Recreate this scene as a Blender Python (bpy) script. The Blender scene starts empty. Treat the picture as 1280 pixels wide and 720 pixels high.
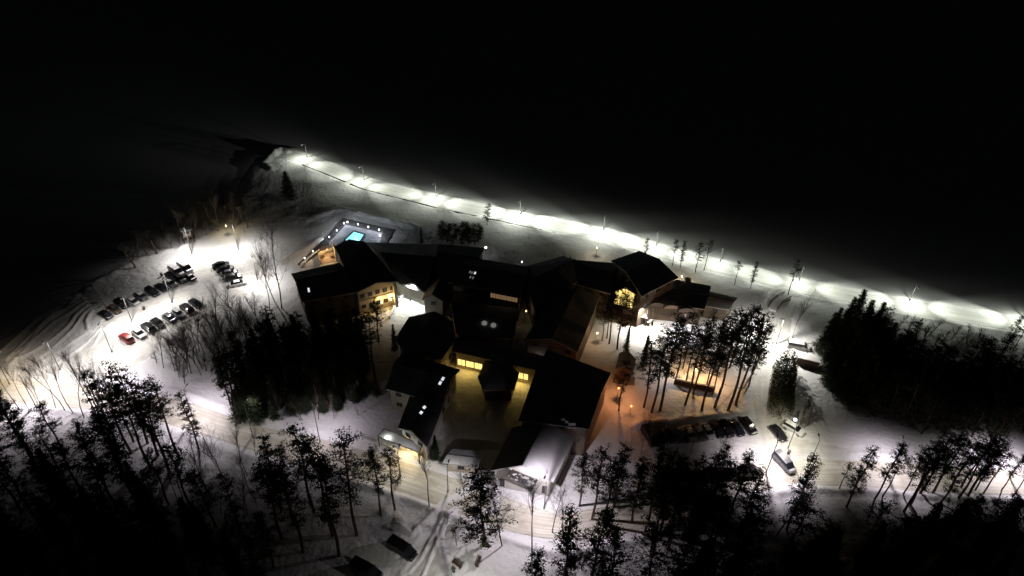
import bpy, math, random
import numpy as np
from mathutils import Vector, Matrix

random.seed(7); rng = np.random.default_rng(7)
sc = bpy.context.scene
COL = sc.collection

# ------------------------------------------------------------------ camera model
CAMH = 105.0; TH = math.radians(35.6); RO = math.radians(1.92); FL = 853.0
F_ = np.array([0, math.cos(TH), -math.sin(TH)])
R0 = np.array([1.0, 0, 0]); U0 = np.array([0, math.sin(TH), math.cos(TH)])
R_ = R0*math.cos(RO) + U0*math.sin(RO)
U_ = -R0*math.sin(RO) + U0*math.cos(RO)
CP = np.array([0, 0, CAMH])

def G(px, py, z=0.0):
    """world xy standing under a measured bearing, on the level z"""
    d = F_*FL + R_*(px-640) + U_*(360-py)
    t = (z-CAMH)/d[2]
    p = CP + d*t
    return (float(p[0]), float(p[1]))

def PR(x, y, z):
    v = np.array([x, y, z]) - CP
    w = v @ F_
    return 640+FL*(v@R_)/w, 360-FL*(v@U_)/w

def height_for(bx, by, ty):
    x, y = G(bx, by)
    lo, hi = 0.5, 45
    for _ in range(30):
        m = (lo+hi)/2
        if PR(x, y, m)[1] > ty: lo = m
        else: hi = m
    return lo

cd = bpy.data.cameras.new('camera'); cam = bpy.data.objects.new('camera', cd); COL.objects.link(cam)
cd.sensor_width = 36; cd.lens = 36*FL/1280; cd.clip_end = 6000; cd.clip_start = 1
cam.matrix_world = Matrix([[R_[0], U_[0], -F_[0], 0], [R_[1], U_[1], -F_[1], 0], [R_[2], U_[2], -F_[2], CAMH], [0, 0, 0, 1]])
sc.camera = cam

# ------------------------------------------------------------------ materials
def mat(name, col, rough=0.8, emis=None, est=0, metal=0, noise=None, bump=None, sample=False):
    m = bpy.data.materials.new(name); m.use_nodes = True
    nt = m.node_tree; b = nt.nodes['Principled BSDF']
    b.inputs['Base Color'].default_value = (*col, 1); b.inputs['Roughness'].default_value = rough
    b.inputs['Metallic'].default_value = metal
    if emis:
        b.inputs['Emission Color'].default_value = (*emis, 1); b.inputs['Emission Strength'].default_value = est
        m.cycles.emission_sampling = 'FRONT' if sample else 'NONE'
    if noise or bump:
        tc = nt.nodes.new('ShaderNodeTexCoord')
    if noise:
        sc_, c2, lo, hi = noise
        n = nt.nodes.new('ShaderNodeTexNoise'); n.inputs['Scale'].default_value = sc_; n.inputs['Detail'].default_value = 6
        nt.links.new(tc.outputs['Object'], n.inputs['Vector'])
        r = nt.nodes.new('ShaderNodeMapRange'); r.inputs[1].default_value = lo; r.inputs[2].default_value = hi
        nt.links.new(n.outputs['Fac'], r.inputs[0])
        x = nt.nodes.new('ShaderNodeMix'); x.data_type = 'RGBA'
        x.inputs[6].default_value = (*col, 1); x.inputs[7].default_value = (*c2, 1)
        nt.links.new(r.outputs[0], x.inputs[0]); nt.links.new(x.outputs[2], b.inputs['Base Color'])
    if bump:
        s, st, di = bump
        n2 = nt.nodes.new('ShaderNodeTexNoise'); n2.inputs['Scale'].default_value = s; n2.inputs['Detail'].default_value = 5
        nt.links.new(tc.outputs['Object'], n2.inputs['Vector'])
        bp = nt.nodes.new('ShaderNodeBump'); bp.inputs['Strength'].default_value = st; bp.inputs['Distance'].default_value = di
        nt.links.new(n2.outputs['Fac'], bp.inputs['Height']); nt.links.new(bp.outputs[0], b.inputs['Normal'])
    return m

M = {}
M['snow'] = mat('snow', (.80, .80, .80), .75, noise=(.05, (.62, .61, .59), .42, .75), bump=(1.1, .5, .5))
M['packed'] = mat('packed_snow', (.62, .60, .55), .6, noise=(.12, (.40, .38, .33), .40, .72), bump=(1.6, .5, .25))
M['prom'] = mat('promenade_snow', (.74, .74, .72), .6, noise=(.25, (.55, .54, .51), .40, .72), bump=(1.4, .4, .2))
M['street'] = mat('street_snow', (.66, .64, .56), .55, noise=(.18, (.42, .39, .30), .38, .66), bump=(1.2, .5, .2))
def track_mat(name, c1, c2, c3):
    m = mat(name, c1, .6, bump=(1.3, .5, .2)); nt = m.node_tree; N = nt.nodes; Lk = nt.links; b = N['Principled BSDF']
    uv = N.new('ShaderNodeUVMap'); mp = N.new('ShaderNodeMapping'); mp.inputs['Scale'].default_value = (.07, 2.6, 1)
    n = N.new('ShaderNodeTexNoise'); n.inputs['Scale'].default_value = 1; n.inputs['Detail'].default_value = 5; n.inputs['Distortion'].default_value = .6
    Lk.new(uv.outputs[0], mp.inputs[0]); Lk.new(mp.outputs[0], n.inputs['Vector'])
    r1 = N.new('ShaderNodeMapRange'); r1.inputs[1].default_value = .38; r1.inputs[2].default_value = .62; Lk.new(n.outputs['Fac'], r1.inputs[0])
    n2 = N.new('ShaderNodeTexNoise'); n2.inputs['Scale'].default_value = .35; n2.inputs['Detail'].default_value = 6; Lk.new(uv.outputs[0], n2.inputs['Vector'])
    r2 = N.new('ShaderNodeMapRange'); r2.inputs[1].default_value = .45; r2.inputs[2].default_value = .7; Lk.new(n2.outputs['Fac'], r2.inputs[0])
    x = N.new('ShaderNodeMix'); x.data_type = 'RGBA'; x.inputs[6].default_value = (*c1, 1); x.inputs[7].default_value = (*c2, 1); Lk.new(r1.outputs[0], x.inputs[0])
    y = N.new('ShaderNodeMix'); y.data_type = 'RGBA'; y.inputs[7].default_value = (*c3, 1); Lk.new(r2.outputs[0], y.inputs[0]); Lk.new(x.outputs[2], y.inputs[6])
    Lk.new(y.outputs[2], b.inputs['Base Color']); return m
M['packed'] = track_mat('packed_snow', (.70, .69, .66), (.57, .56, .53), (.48, .47, .44))
M['street'] = track_mat('street_snow', (.68, .66, .58), (.52, .49, .40), (.44, .41, .32))
M['prom'] = track_mat('promenade_snow', (.78, .78, .76), (.52, .52, .49), (.66, .66, .63))
M['lake'] = mat('lake_snow', (.60, .60, .61), .85, noise=(.012, (.58, .58, .59), .2, .8))
M['asphalt'] = mat('cleared_asphalt', (.16, .16, .16), .7, noise=(.7, (.30, .30, .29), .4, .7))
M['roofsnow'] = mat('roof_snow', (.42, .42, .43), .8, noise=(.22, (.28, .28, .29), .4, .7), bump=(1, .3, .2))
M['roofdark'] = mat('dark_roof', (.07, .07, .08), .6, noise=(.3, (.14, .14, .15), .5, .75))
M['wall'] = mat('plaster', (.52, .47, .38), .85, noise=(.6, (.44, .39, .30), .4, .8))
M['wallwhite'] = mat('white_plaster', (.66, .65, .60), .85, noise=(.5, (.55, .54, .50), .4, .8))
M['wood'] = mat('dark_wood', (.07, .04, .025), .7, noise=(3, (.12, .07, .04), .4, .7))
M['deckwood'] = mat('deck_wood', (.32, .24, .19), .7, noise=(2, (.24, .17, .13), .4, .7))
M['stone'] = mat('pool_deck_stone', (.42, .42, .46), .7, noise=(.5, (.30, .30, .34), .35, .7))
M['darkpave'] = mat('dark_paving', (.045, .045, .05), .8, noise=(.8, (.09, .09, .095), .4, .7))
M['timber'] = mat('shade_dark_wall', (.13, .095, .07), .8, noise=(.8, (.09, .065, .05), .4, .7))  # brown darkened to put the shade of unlit walls into the colour
M['trim'] = mat('trim', (.6, .58, .52), .6)
M['frame'] = mat('window_frame', (.08, .07, .06), .5)
M['glass'] = mat('dark_glass', (.02, .022, .03), .08)
M['winyellow'] = mat('lit_window_yellow', (.3, .25, .1), .4, (1, .72, .22), 1.5, sample=True)
M['winwarm'] = mat('lit_window_warm', (.3, .25, .15), .4, (1, .62, .25), .95, noise=None)
M['windim'] = mat('dim_window', (.2, .15, .1), .4, (1, .6, .3), .16)
M['winwhite'] = mat('lit_skylight', (.4, .4, .4), .4, (.86, .9, 1), .85)
M['windimwhite'] = mat('dim_skylight', (.3, .3, .3), .4, (.9, .88, .8), .16)
M['pole'] = mat('pole_metal', (.20, .20, .195), .45, metal=.6)
M['lens'] = mat('lamp_lens', (.8, .8, .8), .4, (.95, 1, .95), 3)
M['lenswarm'] = mat('lamp_lens_warm', (.8, .7, .5), .4, (1, .72, .35), 2.5)
M['lensorange'] = mat('lamp_lens_orange', (.8, .4, .2), .4, (1, .35, .12), 2)
M['poolwater'] = mat('pool_water', (.03, .35, .42), .1, (.32, .84, .98), 1.3, bump=(1.2, .15, .1), sample=True)
M['bark'] = mat('pine_bark', (.10, .065, .04), .9, noise=(1.5, (.05, .035, .025), .35, .7))
M['birch'] = mat('grey_bark', (.13, .11, .09), .9, noise=(1.0, (.05, .045, .04), .4, .65))
M['needles'] = mat('needles', (.025, .035, .016), .9, noise=(.45, (.065, .075, .035), .42, .68))
M['needles2'] = mat('spruce_needles', (.018, .03, .016), .9, noise=(.6, (.045, .06, .028), .42, .68))
M['thuja'] = mat('thuja_leaves', (.04, .06, .015), .9, noise=(.8, (.015, .024, .01), .4, .7))
M['tyre'] = mat('tyre', (.02, .02, .02), .9)
M['rim'] = mat('rim', (.35, .35, .36), .35, metal=.8)
M['carglass'] = mat('car_glass', (.015, .017, .02), .08)
M['headl'] = mat('headlamp', (.6, .6, .6), .15)
M['taill'] = mat('tail_lamp', (.30, .02, .02), .3)
M['carsnow'] = mat('snow_on_car', (.72, .72, .72), .8)
M['plastic'] = mat('black_plastic', (.03, .03, .03), .6)
CARC = {'black': (.012, .012, .014), 'grey': (.12, .12, .13), 'silver': (.42, .42, .43), 'white': (.7, .7, .7), 'red': (.22, .02, .02), 'blue': (.02, .035, .09), 'brown': (.09, .06, .045)}
for k, c in CARC.items(): M['car_'+k] = mat('car_paint_'+k, c, .3)

# ------------------------------------------------------------------ helpers
class MB:
    def __init__(s): s.v = []; s.f = []; s.m = []; s.mi = 0
    def poly(s, pts):
        n = len(s.v); s.v += [tuple(p) for p in pts]; s.f.append(tuple(range(n, n+len(pts)))); s.m.append(s.mi); return s
    def box(s, x0, x1, y0, y1, z0, z1, mtx=None):
        P = [(x0,y0,z0),(x1,y0,z0),(x1,y1,z0),(x0,y1,z0),(x0,y0,z1),(x1,y0,z1),(x1,y1,z1),(x0,y1,z1)]
        if mtx is not None: P = [tuple(mtx @ Vector(p)) for p in P]
        n = len(s.v); s.v += P
        for f in ((0,3,2,1),(4,5,6,7),(0,1,5,4),(1,2,6,5),(2,3,7,6),(3,0,4,7)): s.f.append(tuple(n+i for i in f)); s.m.append(s.mi)
        return s
    def prism(s, pts, z0, z1):
        n = len(s.v); k = len(pts)
        # orientation
        a = sum(pts[i][0]*pts[(i+1)%k][1]-pts[(i+1)%k][0]*pts[i][1] for i in range(k))
        if a < 0: pts = pts[::-1]
        zt = z1 if callable(z1) else (lambda p: z1)
        s.v += [(p[0], p[1], z0) for p in pts] + [(p[0], p[1], zt(p)) for p in pts]
        s.f.append(tuple(n+i for i in range(k))[::-1]); s.f.append(tuple(n+k+i for i in range(k)))
        for i in range(k): j = (i+1) % k; s.f.append((n+i, n+j, n+k+j, n+k+i))
        s.m += [s.mi]*(k+2); return s
    def tube(s, path, radii, sides=6, cap=True):
        n0 = len(s.v); rings = []
        for i, p in enumerate(path):
            p = Vector(p)
            a = Vector(path[max(i-1, 0)]); b = Vector(path[min(i+1, len(path)-1)])
            d = (b-a).normalized() if (b-a).length > 1e-6 else Vector((0,0,1))
            u = d.orthogonal().normalized() if i == 0 else (u_prev - d*u_prev.dot(d)).normalized()
            u_prev = u; w = d.cross(u)
            r = radii[i]; ring = []
            for k in range(sides):
                a_ = 2*math.pi*k/sides
                q = p + (u*math.cos(a_)+w*math.sin(a_))*r
                ring.append(len(s.v)); s.v.append(tuple(q))
            rings.append(ring)
        for a, b in zip(rings, rings[1:]):
            for k in range(sides):
                s.f.append((a[k], a[(k+1)%sides], b[(k+1)%sides], b[k])); s.m.append(s.mi)
        if cap:
            s.f.append(tuple(rings[0][::-1])); s.f.append(tuple(rings[-1])); s.m += [s.mi]*2
        return s
    def mesh(s, name, mats):
        me = bpy.data.meshes.new(name); me.from_pydata(s.v, [], s.f); me.update()
        for m in (mats if isinstance(mats, (list, tuple)) else [mats]): me.materials.append(m)
        if any(s.m): me.polygons.foreach_set('material_index', s.m)
        return me
    def build(s, name, mats, parent=None, loc=None):
        return put(name, s.mesh(name, mats), parent, loc)

def put(name, me, parent=None, loc=None):
    o = bpy.data.objects.new(name, me); COL.objects.link(o)
    if parent: o.parent = parent
    if loc: o.location = loc
    return o

def thing(name, label, cat, loc=(0,0,0), rz=0, group=None):
    o = bpy.data.objects.new(name, None); COL.objects.link(o); o.location = loc; o.rotation_euler = (0, 0, rz)
    o.empty_display_size = .5
    o['label'] = label; o['category'] = cat
    if group: o['group'] = group
    return o
def tag(o, label, cat, group=None):
    o['label'] = label; o['category'] = cat
    if group: o['group'] = group
    return o
def structure(o): o['kind'] = 'structure'; return o

# ------------------------------------------------------------------ plan lines
def gp(lst, z=0): return [G(x, y, z) for x, y in lst]
SHORE = gp([(300,262),(322,215),(340,190),(362,187),(378,193),(455,224),(545,246),(650,268),(757,288),(870,320),(935,335),(995,350),(1137,374),(1278,396),(1500,432)])
PROM = gp([(352,192),(378,198),(455,229),(545,252),(650,274),(757,295),(870,327),(935,342),(995,358),(1137,384),(1278,407),(1500,445)])
STREET = gp([(-150,478),(-20,484),(60,492),(130,498),(200,508),(250,524),(310,545),(380,562),(450,578),(520,600),(580,622),(650,650),(700,664),(780,650),(850,618),(920,596),(1000,588),(1090,592),(1200,600),(1300,604),(1450,610)])
SIDE1 = gp([(985,590),(968,540),(952,500),(956,460),(975,420),(975,395),(985,372)])
DRIVE = gp([(600,625),(570,640),(550,665),(535,700),(515,740)])
LOTLEFT = gp([(40,470),(110,425),(138,388),(215,340),(285,305),(330,318),(345,345),(300,375),(245,402),(190,445),(150,470),(80,490)])
LOTRIGHT = gp([(790,535),(940,520),(1000,548),(1060,560),(1050,590),(960,600),(850,600),(790,570)])
LEFTEDGE = gp([(-100,520),(-20,455),(0,440),(50,397),(97,370),(170,328),(235,308),(275,290),(300,262)])

def seg_dist(X, Y, line):
    D = np.full(X.shape, 1e9)
    for (x0, y0), (x1, y1) in zip(line, line[1:]):
        dx, dy = x1-x0, y1-y0; L = dx*dx+dy*dy
        t = np.clip(((X-x0)*dx+(Y-y0)*dy)/L, 0, 1)
        D = np.minimum(D, np.hypot(X-x0-t*dx, Y-y0-t*dy))
    return D
def inside(X, Y, poly):
    r = np.zeros(X.shape, bool); n = len(poly)
    for i in range(n):
        x0, y0 = poly[i]; x1, y1 = poly[(i+1) % n]
        if y0 == y1: continue
        c = ((y0 > Y) != (y1 > Y)) & (X < (x1-x0)*(Y-y0)/(y1-y0)+x0)
        r ^= c
    return r
def sstep(a, b, x):
    t = np.clip((x-a)/(b-a), 0, 1); return t*t*(3-2*t)
def vnoise(X, Y, s, seed):
    r = np.random.default_rng(seed); n = 256; T = r.random((n, n))
    x = X/s; y = Y/s; xi = np.floor(x).astype(int); yi = np.floor(y).astype(int); fx = x-xi; fy = y-yi
    fx = fx*fx*(3-2*fx); fy = fy*fy*(3-2*fy)
    a = T[yi % n, xi % n]; b = T[yi % n, (xi+1) % n]; c = T[(yi+1) % n, xi % n]; d = T[(yi+1) % n, (xi+1) % n]
    return (a*(1-fx)+b*fx)*(1-fy)+(c*(1-fx)+d*fx)*fy

LAND = LEFTEDGE + SHORE[1:] + [G(1500,900), (200, -20), (-260, -20)]
LOTP = LOTLEFT + LOTLEFT[:1]; LOTR = LOTRIGHT + LOTRIGHT[:1]
RIDGES = [gp(l) for l in (
    [(100,369),(75,383),(50,397),(20,422),(-10,448)],
    [(104,374),(80,388),(52,406),(28,428),(10,447)],
    [(107,378),(90,390),(66,404),(42,424),(20,450)],
    [(110,382),(96,394),(84,410),(66,424),(40,440),(12,455)],
    [(113,386),(101,399),(92,412),(74,428),(50,446)],
    [(116,389),(108,402),(110,412)],
    [(112,415),(80,436),(50,452)],
    [(125,412),(100,436),(70,455),(40,466)],
    [(140,404),(126,416),(118,430)],
    [(98,372),(72,392),(50,410),(32,432),(22,440)],
    [(567,633),(550,655),(540,672),(525,700),(513,714)],
    [(563,640),(553,660),(552,680),(558,700),(568,724)],
    [(571,635),(556,656),(547,676),(535,704),(527,722)],
    [(494,655),(515,668),(545,640)],
    [(556,641),(545,662),(548,690),(556,716)],
)]
BERMS = [gp(l) for l in (
    [(350,188),(338,196),(330,205),(340,212)], [(345,193),(352,188),(360,190)],
    [(110,361),(170,328),(235,308)], [(800,533),(860,525),(930,518)],
    [(480,640),(505,655),(520,658)], [(395,270),(425,262),(470,272),(520,285)],
    [(400,300),(380,312),(350,330)],
)]

def ground_h(X, Y):
    h = (vnoise(X, Y, 14, 1)-.5)*.5 + (vnoise(X, Y, 4.5, 2)-.5)*.22 + (vnoise(X, Y, 1.7, 3)-.5)*.13
    # footprints and trampled snow
    h -= .12*(vnoise(X, Y, 1.1, 9) > .80)*(vnoise(X, Y, 9, 10) > .5)
    dP = seg_dist(X, Y, PROM); dS = seg_dist(X, Y, STREET); d1 = seg_dist(X, Y, SIDE1); dD = seg_dist(X, Y, DRIVE)
    flat = np.ones_like(X)
    for d, w in ((dP, 3.2), (dS, 3.4), (d1, 2.8), (dD, 2.2)):
        flat = np.minimum(flat, sstep(w, w+1.5, d))
    inl = inside(X, Y, LOTLEFT); inr = inside(X, Y, LOTRIGHT)
    dl = seg_dist(X, Y, LOTP); dr = seg_dist(X, Y, LOTR)
    flat = np.where(inl | inr, 0, flat)
    h = h*flat - .16*(1-flat)
    for d, w, a in ((dS, 4.6, .5), (d1, 3.8, .35), (dD, 3.0, .2), (dP, 4.2, .22)):
        h += a*np.exp(-((d-w)/.8)**2)*(.5+vnoise(X, Y, 2.5, 5))*np.where(inl | inr, 0, 1)
    for R in RIDGES: h += .50*np.exp(-(seg_dist(X, Y, R)/.34)**2)*(.5+vnoise(X, Y, 3, 6))
    for R in BERMS: h += .8*np.exp(-(seg_dist(X, Y, R)/1.1)**2)*(.5+vnoise(X, Y, 2, 7))
    land = inside(X, Y, LAND); de = seg_dist(X, Y, LEFTEDGE); ds = seg_dist(X, Y, SHORE)
    dd = np.minimum(de, ds)
    drop = np.where(land, 0, sstep(0, 9, dd))
    h = h - drop*1.7
    return h

# buildings sit where the relief is smoothed anyway
def axis(lo, hi, fine):
    out = [lo]
    while out[-1] < hi: out.append(out[-1]+(.30 if any(a <= out[-1] <= b for a, b in fine) else .66))
    return np.array(out)
xs = axis(-250, 251, [(-152, -92), (-26, 6)]); ys = axis(38, 330, [(50, 84), (112, 152)])
XX, YY = np.meshgrid(xs, ys); HH = ground_h(XX, YY)
def zat(x, y):
    i = min(int(np.searchsorted(xs, x)), len(xs)-1); j = min(int(np.searchsorted(ys, y)), len(ys)-1)
    return float(HH[j, i])
def grid_mesh(name, XX, YY, ZZ, mats):
    ny, nx = XX.shape
    me = bpy.data.meshes.new(name)
    co = np.stack([XX, YY, ZZ], -1).reshape(-1, 3).astype(np.float32)
    idx = np.arange(ny*nx).reshape(ny, nx)
    q = np.stack([idx[:-1,:-1], idx[:-1,1:], idx[1:,1:], idx[1:,:-1]], -1).reshape(-1, 4)
    me.vertices.add(len(co)); me.vertices.foreach_set('co', co.ravel())
    me.loops.add(q.size); me.loops.foreach_set('vertex_index', q.ravel().astype(np.int32))
    me.polygons.add(len(q)); me.polygons.foreach_set('loop_start', np.arange(0, q.size, 4, dtype=np.int32))
    me.polygons.foreach_set('use_smooth', np.ones(len(q), bool))
    me.update(calc_edges=True)
    for m in mats: me.materials.append(m)
    return me
structure(put('ground', grid_mesh('ground', XX, YY, HH, [M['snow']])))
# the snow-covered frozen lake, one sheet to the horizon, a little above the sunk foot of the banks
lk = MB(); lk.poly([(-5000,-3000,-.75),(5000,-3000,-.75),(5000,6000,-.75),(-5000,6000,-.75)])
structure(lk.build('frozen_lake', M['lake']))
# land outside the relief sheet, behind and beside the camera
lk = MB(); lk.prism([(-250,-400),(250,-400),(250,39),(-250,39)], -2.2, -.02); structure(lk.build('land', M['snow']))

def strip(name, line, w, m, z=-.08):
    # resample
    pts = []
    for (x0, y0), (x1, y1) in zip(line, line[1:]):
        n = max(1, int(math.hypot(x1-x0, y1-y0)/3))
        for k in range(n): pts.append((x0+(x1-x0)*k/n, y0+(y1-y0)*k/n))
    pts.append(line[-1])
    for _ in range(6): pts = [pts[0]]+[((a[0]+2*b[0]+c[0])/4, (a[1]+2*b[1]+c[1])/4) for a, b, c in zip(pts, pts[1:], pts[2:])]+[pts[-1]]
    L = []; Rr = []
    for i, p in enumerate(pts):
        a = pts[max(0, i-1)]; b = pts[min(len(pts)-1, i+1)]
        d = math.hypot(b[0]-a[0], b[1]-a[1]); nx, ny = -(b[1]-a[1])/d, (b[0]-a[0])/d
        ww = w*(1+.06*math.sin(i*.7)+.05*math.sin(i*.23))
        L.append((p[0]+nx*ww, p[1]+ny*ww, z)); Rr.append((p[0]-nx*ww, p[1]-ny*ww, z))
    mb = MB(); n = len(pts); mb.v = L+Rr
    for i in range(n-1): mb.f.append((n+i, n+i+1, i+1, i)); mb.m.append(0)
    o = mb.build(name, m); uvl = o.data.uv_layers.new(name='UVMap')
    for lp in o.data.loops:
        vi = lp.vertex_index; uvl.data[lp.index].uv = ((vi % n)*3.0, -w if vi >= n else w)
    return structure(o)
strip('promenade_path', PROM, 3.0, M['prom'], -.08)
strip('street', STREET, 3.2, M['street'], -.084)
strip('side_road', SIDE1, 2.6, M['packed'], -.089)
strip('driveway', DRIVE, 2.0, M['packed'], -.094)
def sheet(name, poly, m, z, dirn=.75):
    mb = MB(); a = sum(poly[i][0]*poly[(i+1)%len(poly)][1]-poly[(i+1)%len(poly)][0]*poly[i][1] for i in range(len(poly)))
    mb.poly([(p[0], p[1], z) for p in (poly if a > 0 else poly[::-1])]); o = mb.build(name, m)
    uvl = o.data.uv_layers.new(name='UVMap'); ca, sa = math.cos(dirn), math.sin(dirn)
    for lp in o.data.loops:
        v = o.data.vertices[lp.vertex_index].co; uvl.data[lp.index].uv = (v.x*ca+v.y*sa, -v.x*sa+v.y*ca)
    return structure(o)
sheet('parking_lot', LOTLEFT, M['packed'], -.10)
sheet('parking_lot', LOTRIGHT, M['packed'], -.104, -.1)
sheet('cleared_lane', gp([(101,369),(113,358),(139,393),(122,395)]), M['asphalt'], .02)

# ------------------------------------------------------------------ lights
def add_light(parent, kind, loc, power, col, size=.15, angle=160, blend=.6, aim=None):
    ld = bpy.data.lights.new('lamp_light', kind); ld.energy = power; ld.color = col; ld.shadow_soft_size = size
    if kind == 'SPOT': ld.spot_size = math.radians(angle); ld.spot_blend = blend
    o = bpy.data.objects.new('lamp_light', ld); COL.objects.link(o); o.location = loc
    if parent: o.parent = parent
    if aim is not None: o.rotation_euler = Vector(aim).to_track_quat('-Z', 'Y').to_euler()
    return o

def street_lamp(px, py, h, power, col, label, *a_, along=None, **k_):
    if along is None: return street_lamp1(px, py, h, power, col, label, *a_, **k_)
    return street_lamp1(px, py, h, power, col, label, *a_, along=along, **k_)
def street_lamp1(px, py, h, power, col, label, arm=(0, -1.2), group=None, tilt=0.15, angle=165, lens='lens', size=.15, name='street_lamp', visible_head=True, blend=.5, along=None):
    x, y = G(px, py); z = zat(x, y)
    t = thing(name, label, 'street lamp', (x, y, z), 0, group)
    MB().tube([(0,0,-.4),(0,0,h*.5),(0,0,h)], [.11,.09,.06], 8).build('pole', M['pole'], t)
    MB().tube([(0,0,-.1),(0,0,.5)], [.17,.15], 8).build('base', M['pole'], t)
    ax, ay = arm; L = math.hypot(ax, ay)
    MB().tube([(0,0,h-.25),(ax*.5,ay*.5,h+.12),(ax,ay,h+.15)], [.05,.045,.04], 6).build('arm', M['pole'], t)
    ang = math.atan2(ay, ax); mt = Matrix.Translation((ax, ay, h+.15)) @ Matrix.Rotation(ang, 4, 'Z')
    hd = MB().box(-.15,.5,-.14,.14,-.02,.10,mt).build('lamp_head', M['pole'], t)
    MB().box(-.08,.45,-.12,.12,-.07,-.025,mt).build('lens', M[lens], hd)
    u = (ax/L, ay/L)
    if along is None: add_light(t, 'SPOT', (ax*1.1, ay*1.1, h-.05), power, col, size, angle, blend, (u[0]*tilt, u[1]*tilt, -1))
    else:
        add_light(t, 'SPOT', (ax*1.1, ay*1.1, h-.05), power*.5, col, size, 150, 1, (u[0]*.2, u[1]*.2, -1))
        for sg in ((1,) if (px < 400 and along[0] > 0) else (-1,) if px < 400 else (-1, 1)): add_light(t, 'SPOT', (ax*1.1+along[0]*.1*sg, ay*1.1+along[1]*.1*sg, h-.05), power*1.7, col, size, angle, blend, (u[0]*tilt+along[0]*sg*2.7, u[1]*tilt+along[1]*sg*2.7, -1))
    return t

PC = (.95, 1.0, .87)
promlab = ['first from the left end, by the snow heap', 'second from the left end', 'third from left, left of the lone tree', 'fourth from left, right of the lone tree',
           'among the treetops behind the middle roofs', 'behind the big dark roof', 'behind the bare trees right of the roofs', 'inside the crown of the leaning pine', 'alone above the dark right-hand wood', 'at the right edge of the photo']
prompx = [((384,201),9000),((455,229),9000),((545,250),10000),((650,272),17000),((754,292),12000),((820,311),9000),((900,331),7000),((999,355),8500),((1137,380),10000),((1279,402),11000)]
for ((px, py), pw), lb in zip(prompx, promlab):
    i = min(range(len(SHORE)), key=lambda k: abs(PR(*SHORE[k], 0)[0]-px))
    a = SHORE[max(3, i-1)]; b = SHORE[min(len(SHORE)-1, i+1)]
    d = math.hypot(b[0]-a[0], b[1]-a[1]); n = ((b[1]-a[1])/d, -(b[0]-a[0])/d)
    # stand on the lake side of the path, arm towards the land
    t = street_lamp(px, py-4, 5.3, pw*.62, PC, 'slim promenade lamp on the lake shore, '+lb, (n[0]*1.3, n[1]*1.3), 'promenade lamps', .12, 70, blend=1, along=((b[0]-a[0])/d, (b[1]-a[1])/d))

WHT = (1.0, .95, .915); PINK = (1, .89, .99)
lot = [((298,312),9,9500,'far end of the left car park, near the bare trees'),((240,318),9,9000,'behind the far row of the left car park'),((165,402),8,8500,'between the two car rows at the left end'),
       ((215,378),8,6500,'in the middle lane of the left car park'),((322,350),8,9000,'beside the path behind the hotel, among bare trees'),((140,440),9,8000,'at the open snowfield left of the red car'),((75,462),9,4500,'by the plough ridges at the left edge')]
for (p, h, pw, lb) in lot: street_lamp(*p, h, pw*.84, WHT, 'grey car park lamp post, '+lb, (.4, -1.1), 'car park lamps', .2, 155, blend=1)
st = [((12,480),8,5000,'at the left edge of the photo',(1,.78,.5)),((45,508),9,15000,'left among the tall bare trees',PINK),((140,497),9,15000,'left of the paired pines',PINK),((243,527),9,15000,'behind the small forked pine at the left',PINK),
      ((400,552),9,6500,'behind the group of tall pines',PINK),((316,545),9,2000,'in the clearing left of the tall pines',WHT),((500,594),7,2800,'below the entrance canopy',WHT),((560,614),7,2300,'by the mouth of the driveway',WHT),
      ((958,590),9,21000,'above the pines right of the dark vehicles',PINK),((1010,585),8,3500,'at the junction by the parked grey van',WHT),((1110,592),9,14000,'between the leaning pines at right',PINK),((1262,596),9,19000,'at the right edge of the lower street',PINK),((1190,596),9,2500,'behind the dense right-hand pines',WHT),((985,560),8,6000,'at the crossing below the thuja hedge',(1,.94,.72))]
for (p, h, pw, lb, c) in st: street_lamp(*p, h, pw*.42, c, 'street lamp on the lower road, '+lb, (.2, 1.1), 'street lamps on the lower road', .0, 150 if p[0] < 700 or p[0] == 985 else 124, blend=1)
street_lamp(680, 636, 10, 6500, PINK, 'glaring street lamp in front of the gabled entrance hall', (-.4, -1.1), None, .05, 170)
street_lamp(566, 752, 8, 2500, (1,.95,.88), 'added unseen street lamp below the bottom edge by the wheel tracks', (.3, -1.0), None, .0, 160)  # unseen lamp, added to brighten the snow along the bottom
street_lamp(970, 430, 8, 11000, (1,.97,.88), 'street lamp over the lane beside the tip of the tall thuja hedge', (-.9, -.5), None, .15, 158)
street_lamp(806, 408, 6.2, 8000, (1,.93,.82), 'slim lamp post in the snowy pine court below the glazed gable', (-.8, -.8), None, .1, 140, blend=1)
street_lamp(853, 412, 5.2, 900, (1,.95,1), 'left one of the two glaring lamps under the arched skylights', (-.3, -.4), 'paired court lamps', .0, 110)
street_lamp(864, 415, 5.2, 1300, (1,.95,1), 'right one of the two glaring lamps under the arched skylights', (-.3, -.4), 'paired court lamps', .0, 110)
street_lamp(835, 472, 4.5, 350, (1,.97,1), 'small white lamp shining through the dense pine crowns of the court', (-.3, -.4), None, .0, 165)
street_lamp(513, 376, 5.2, 3300, (.95,1,.95), 'lamp post glaring on the white snow of the entrance yard', (.5, -.6), None, .0, 160)

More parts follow.
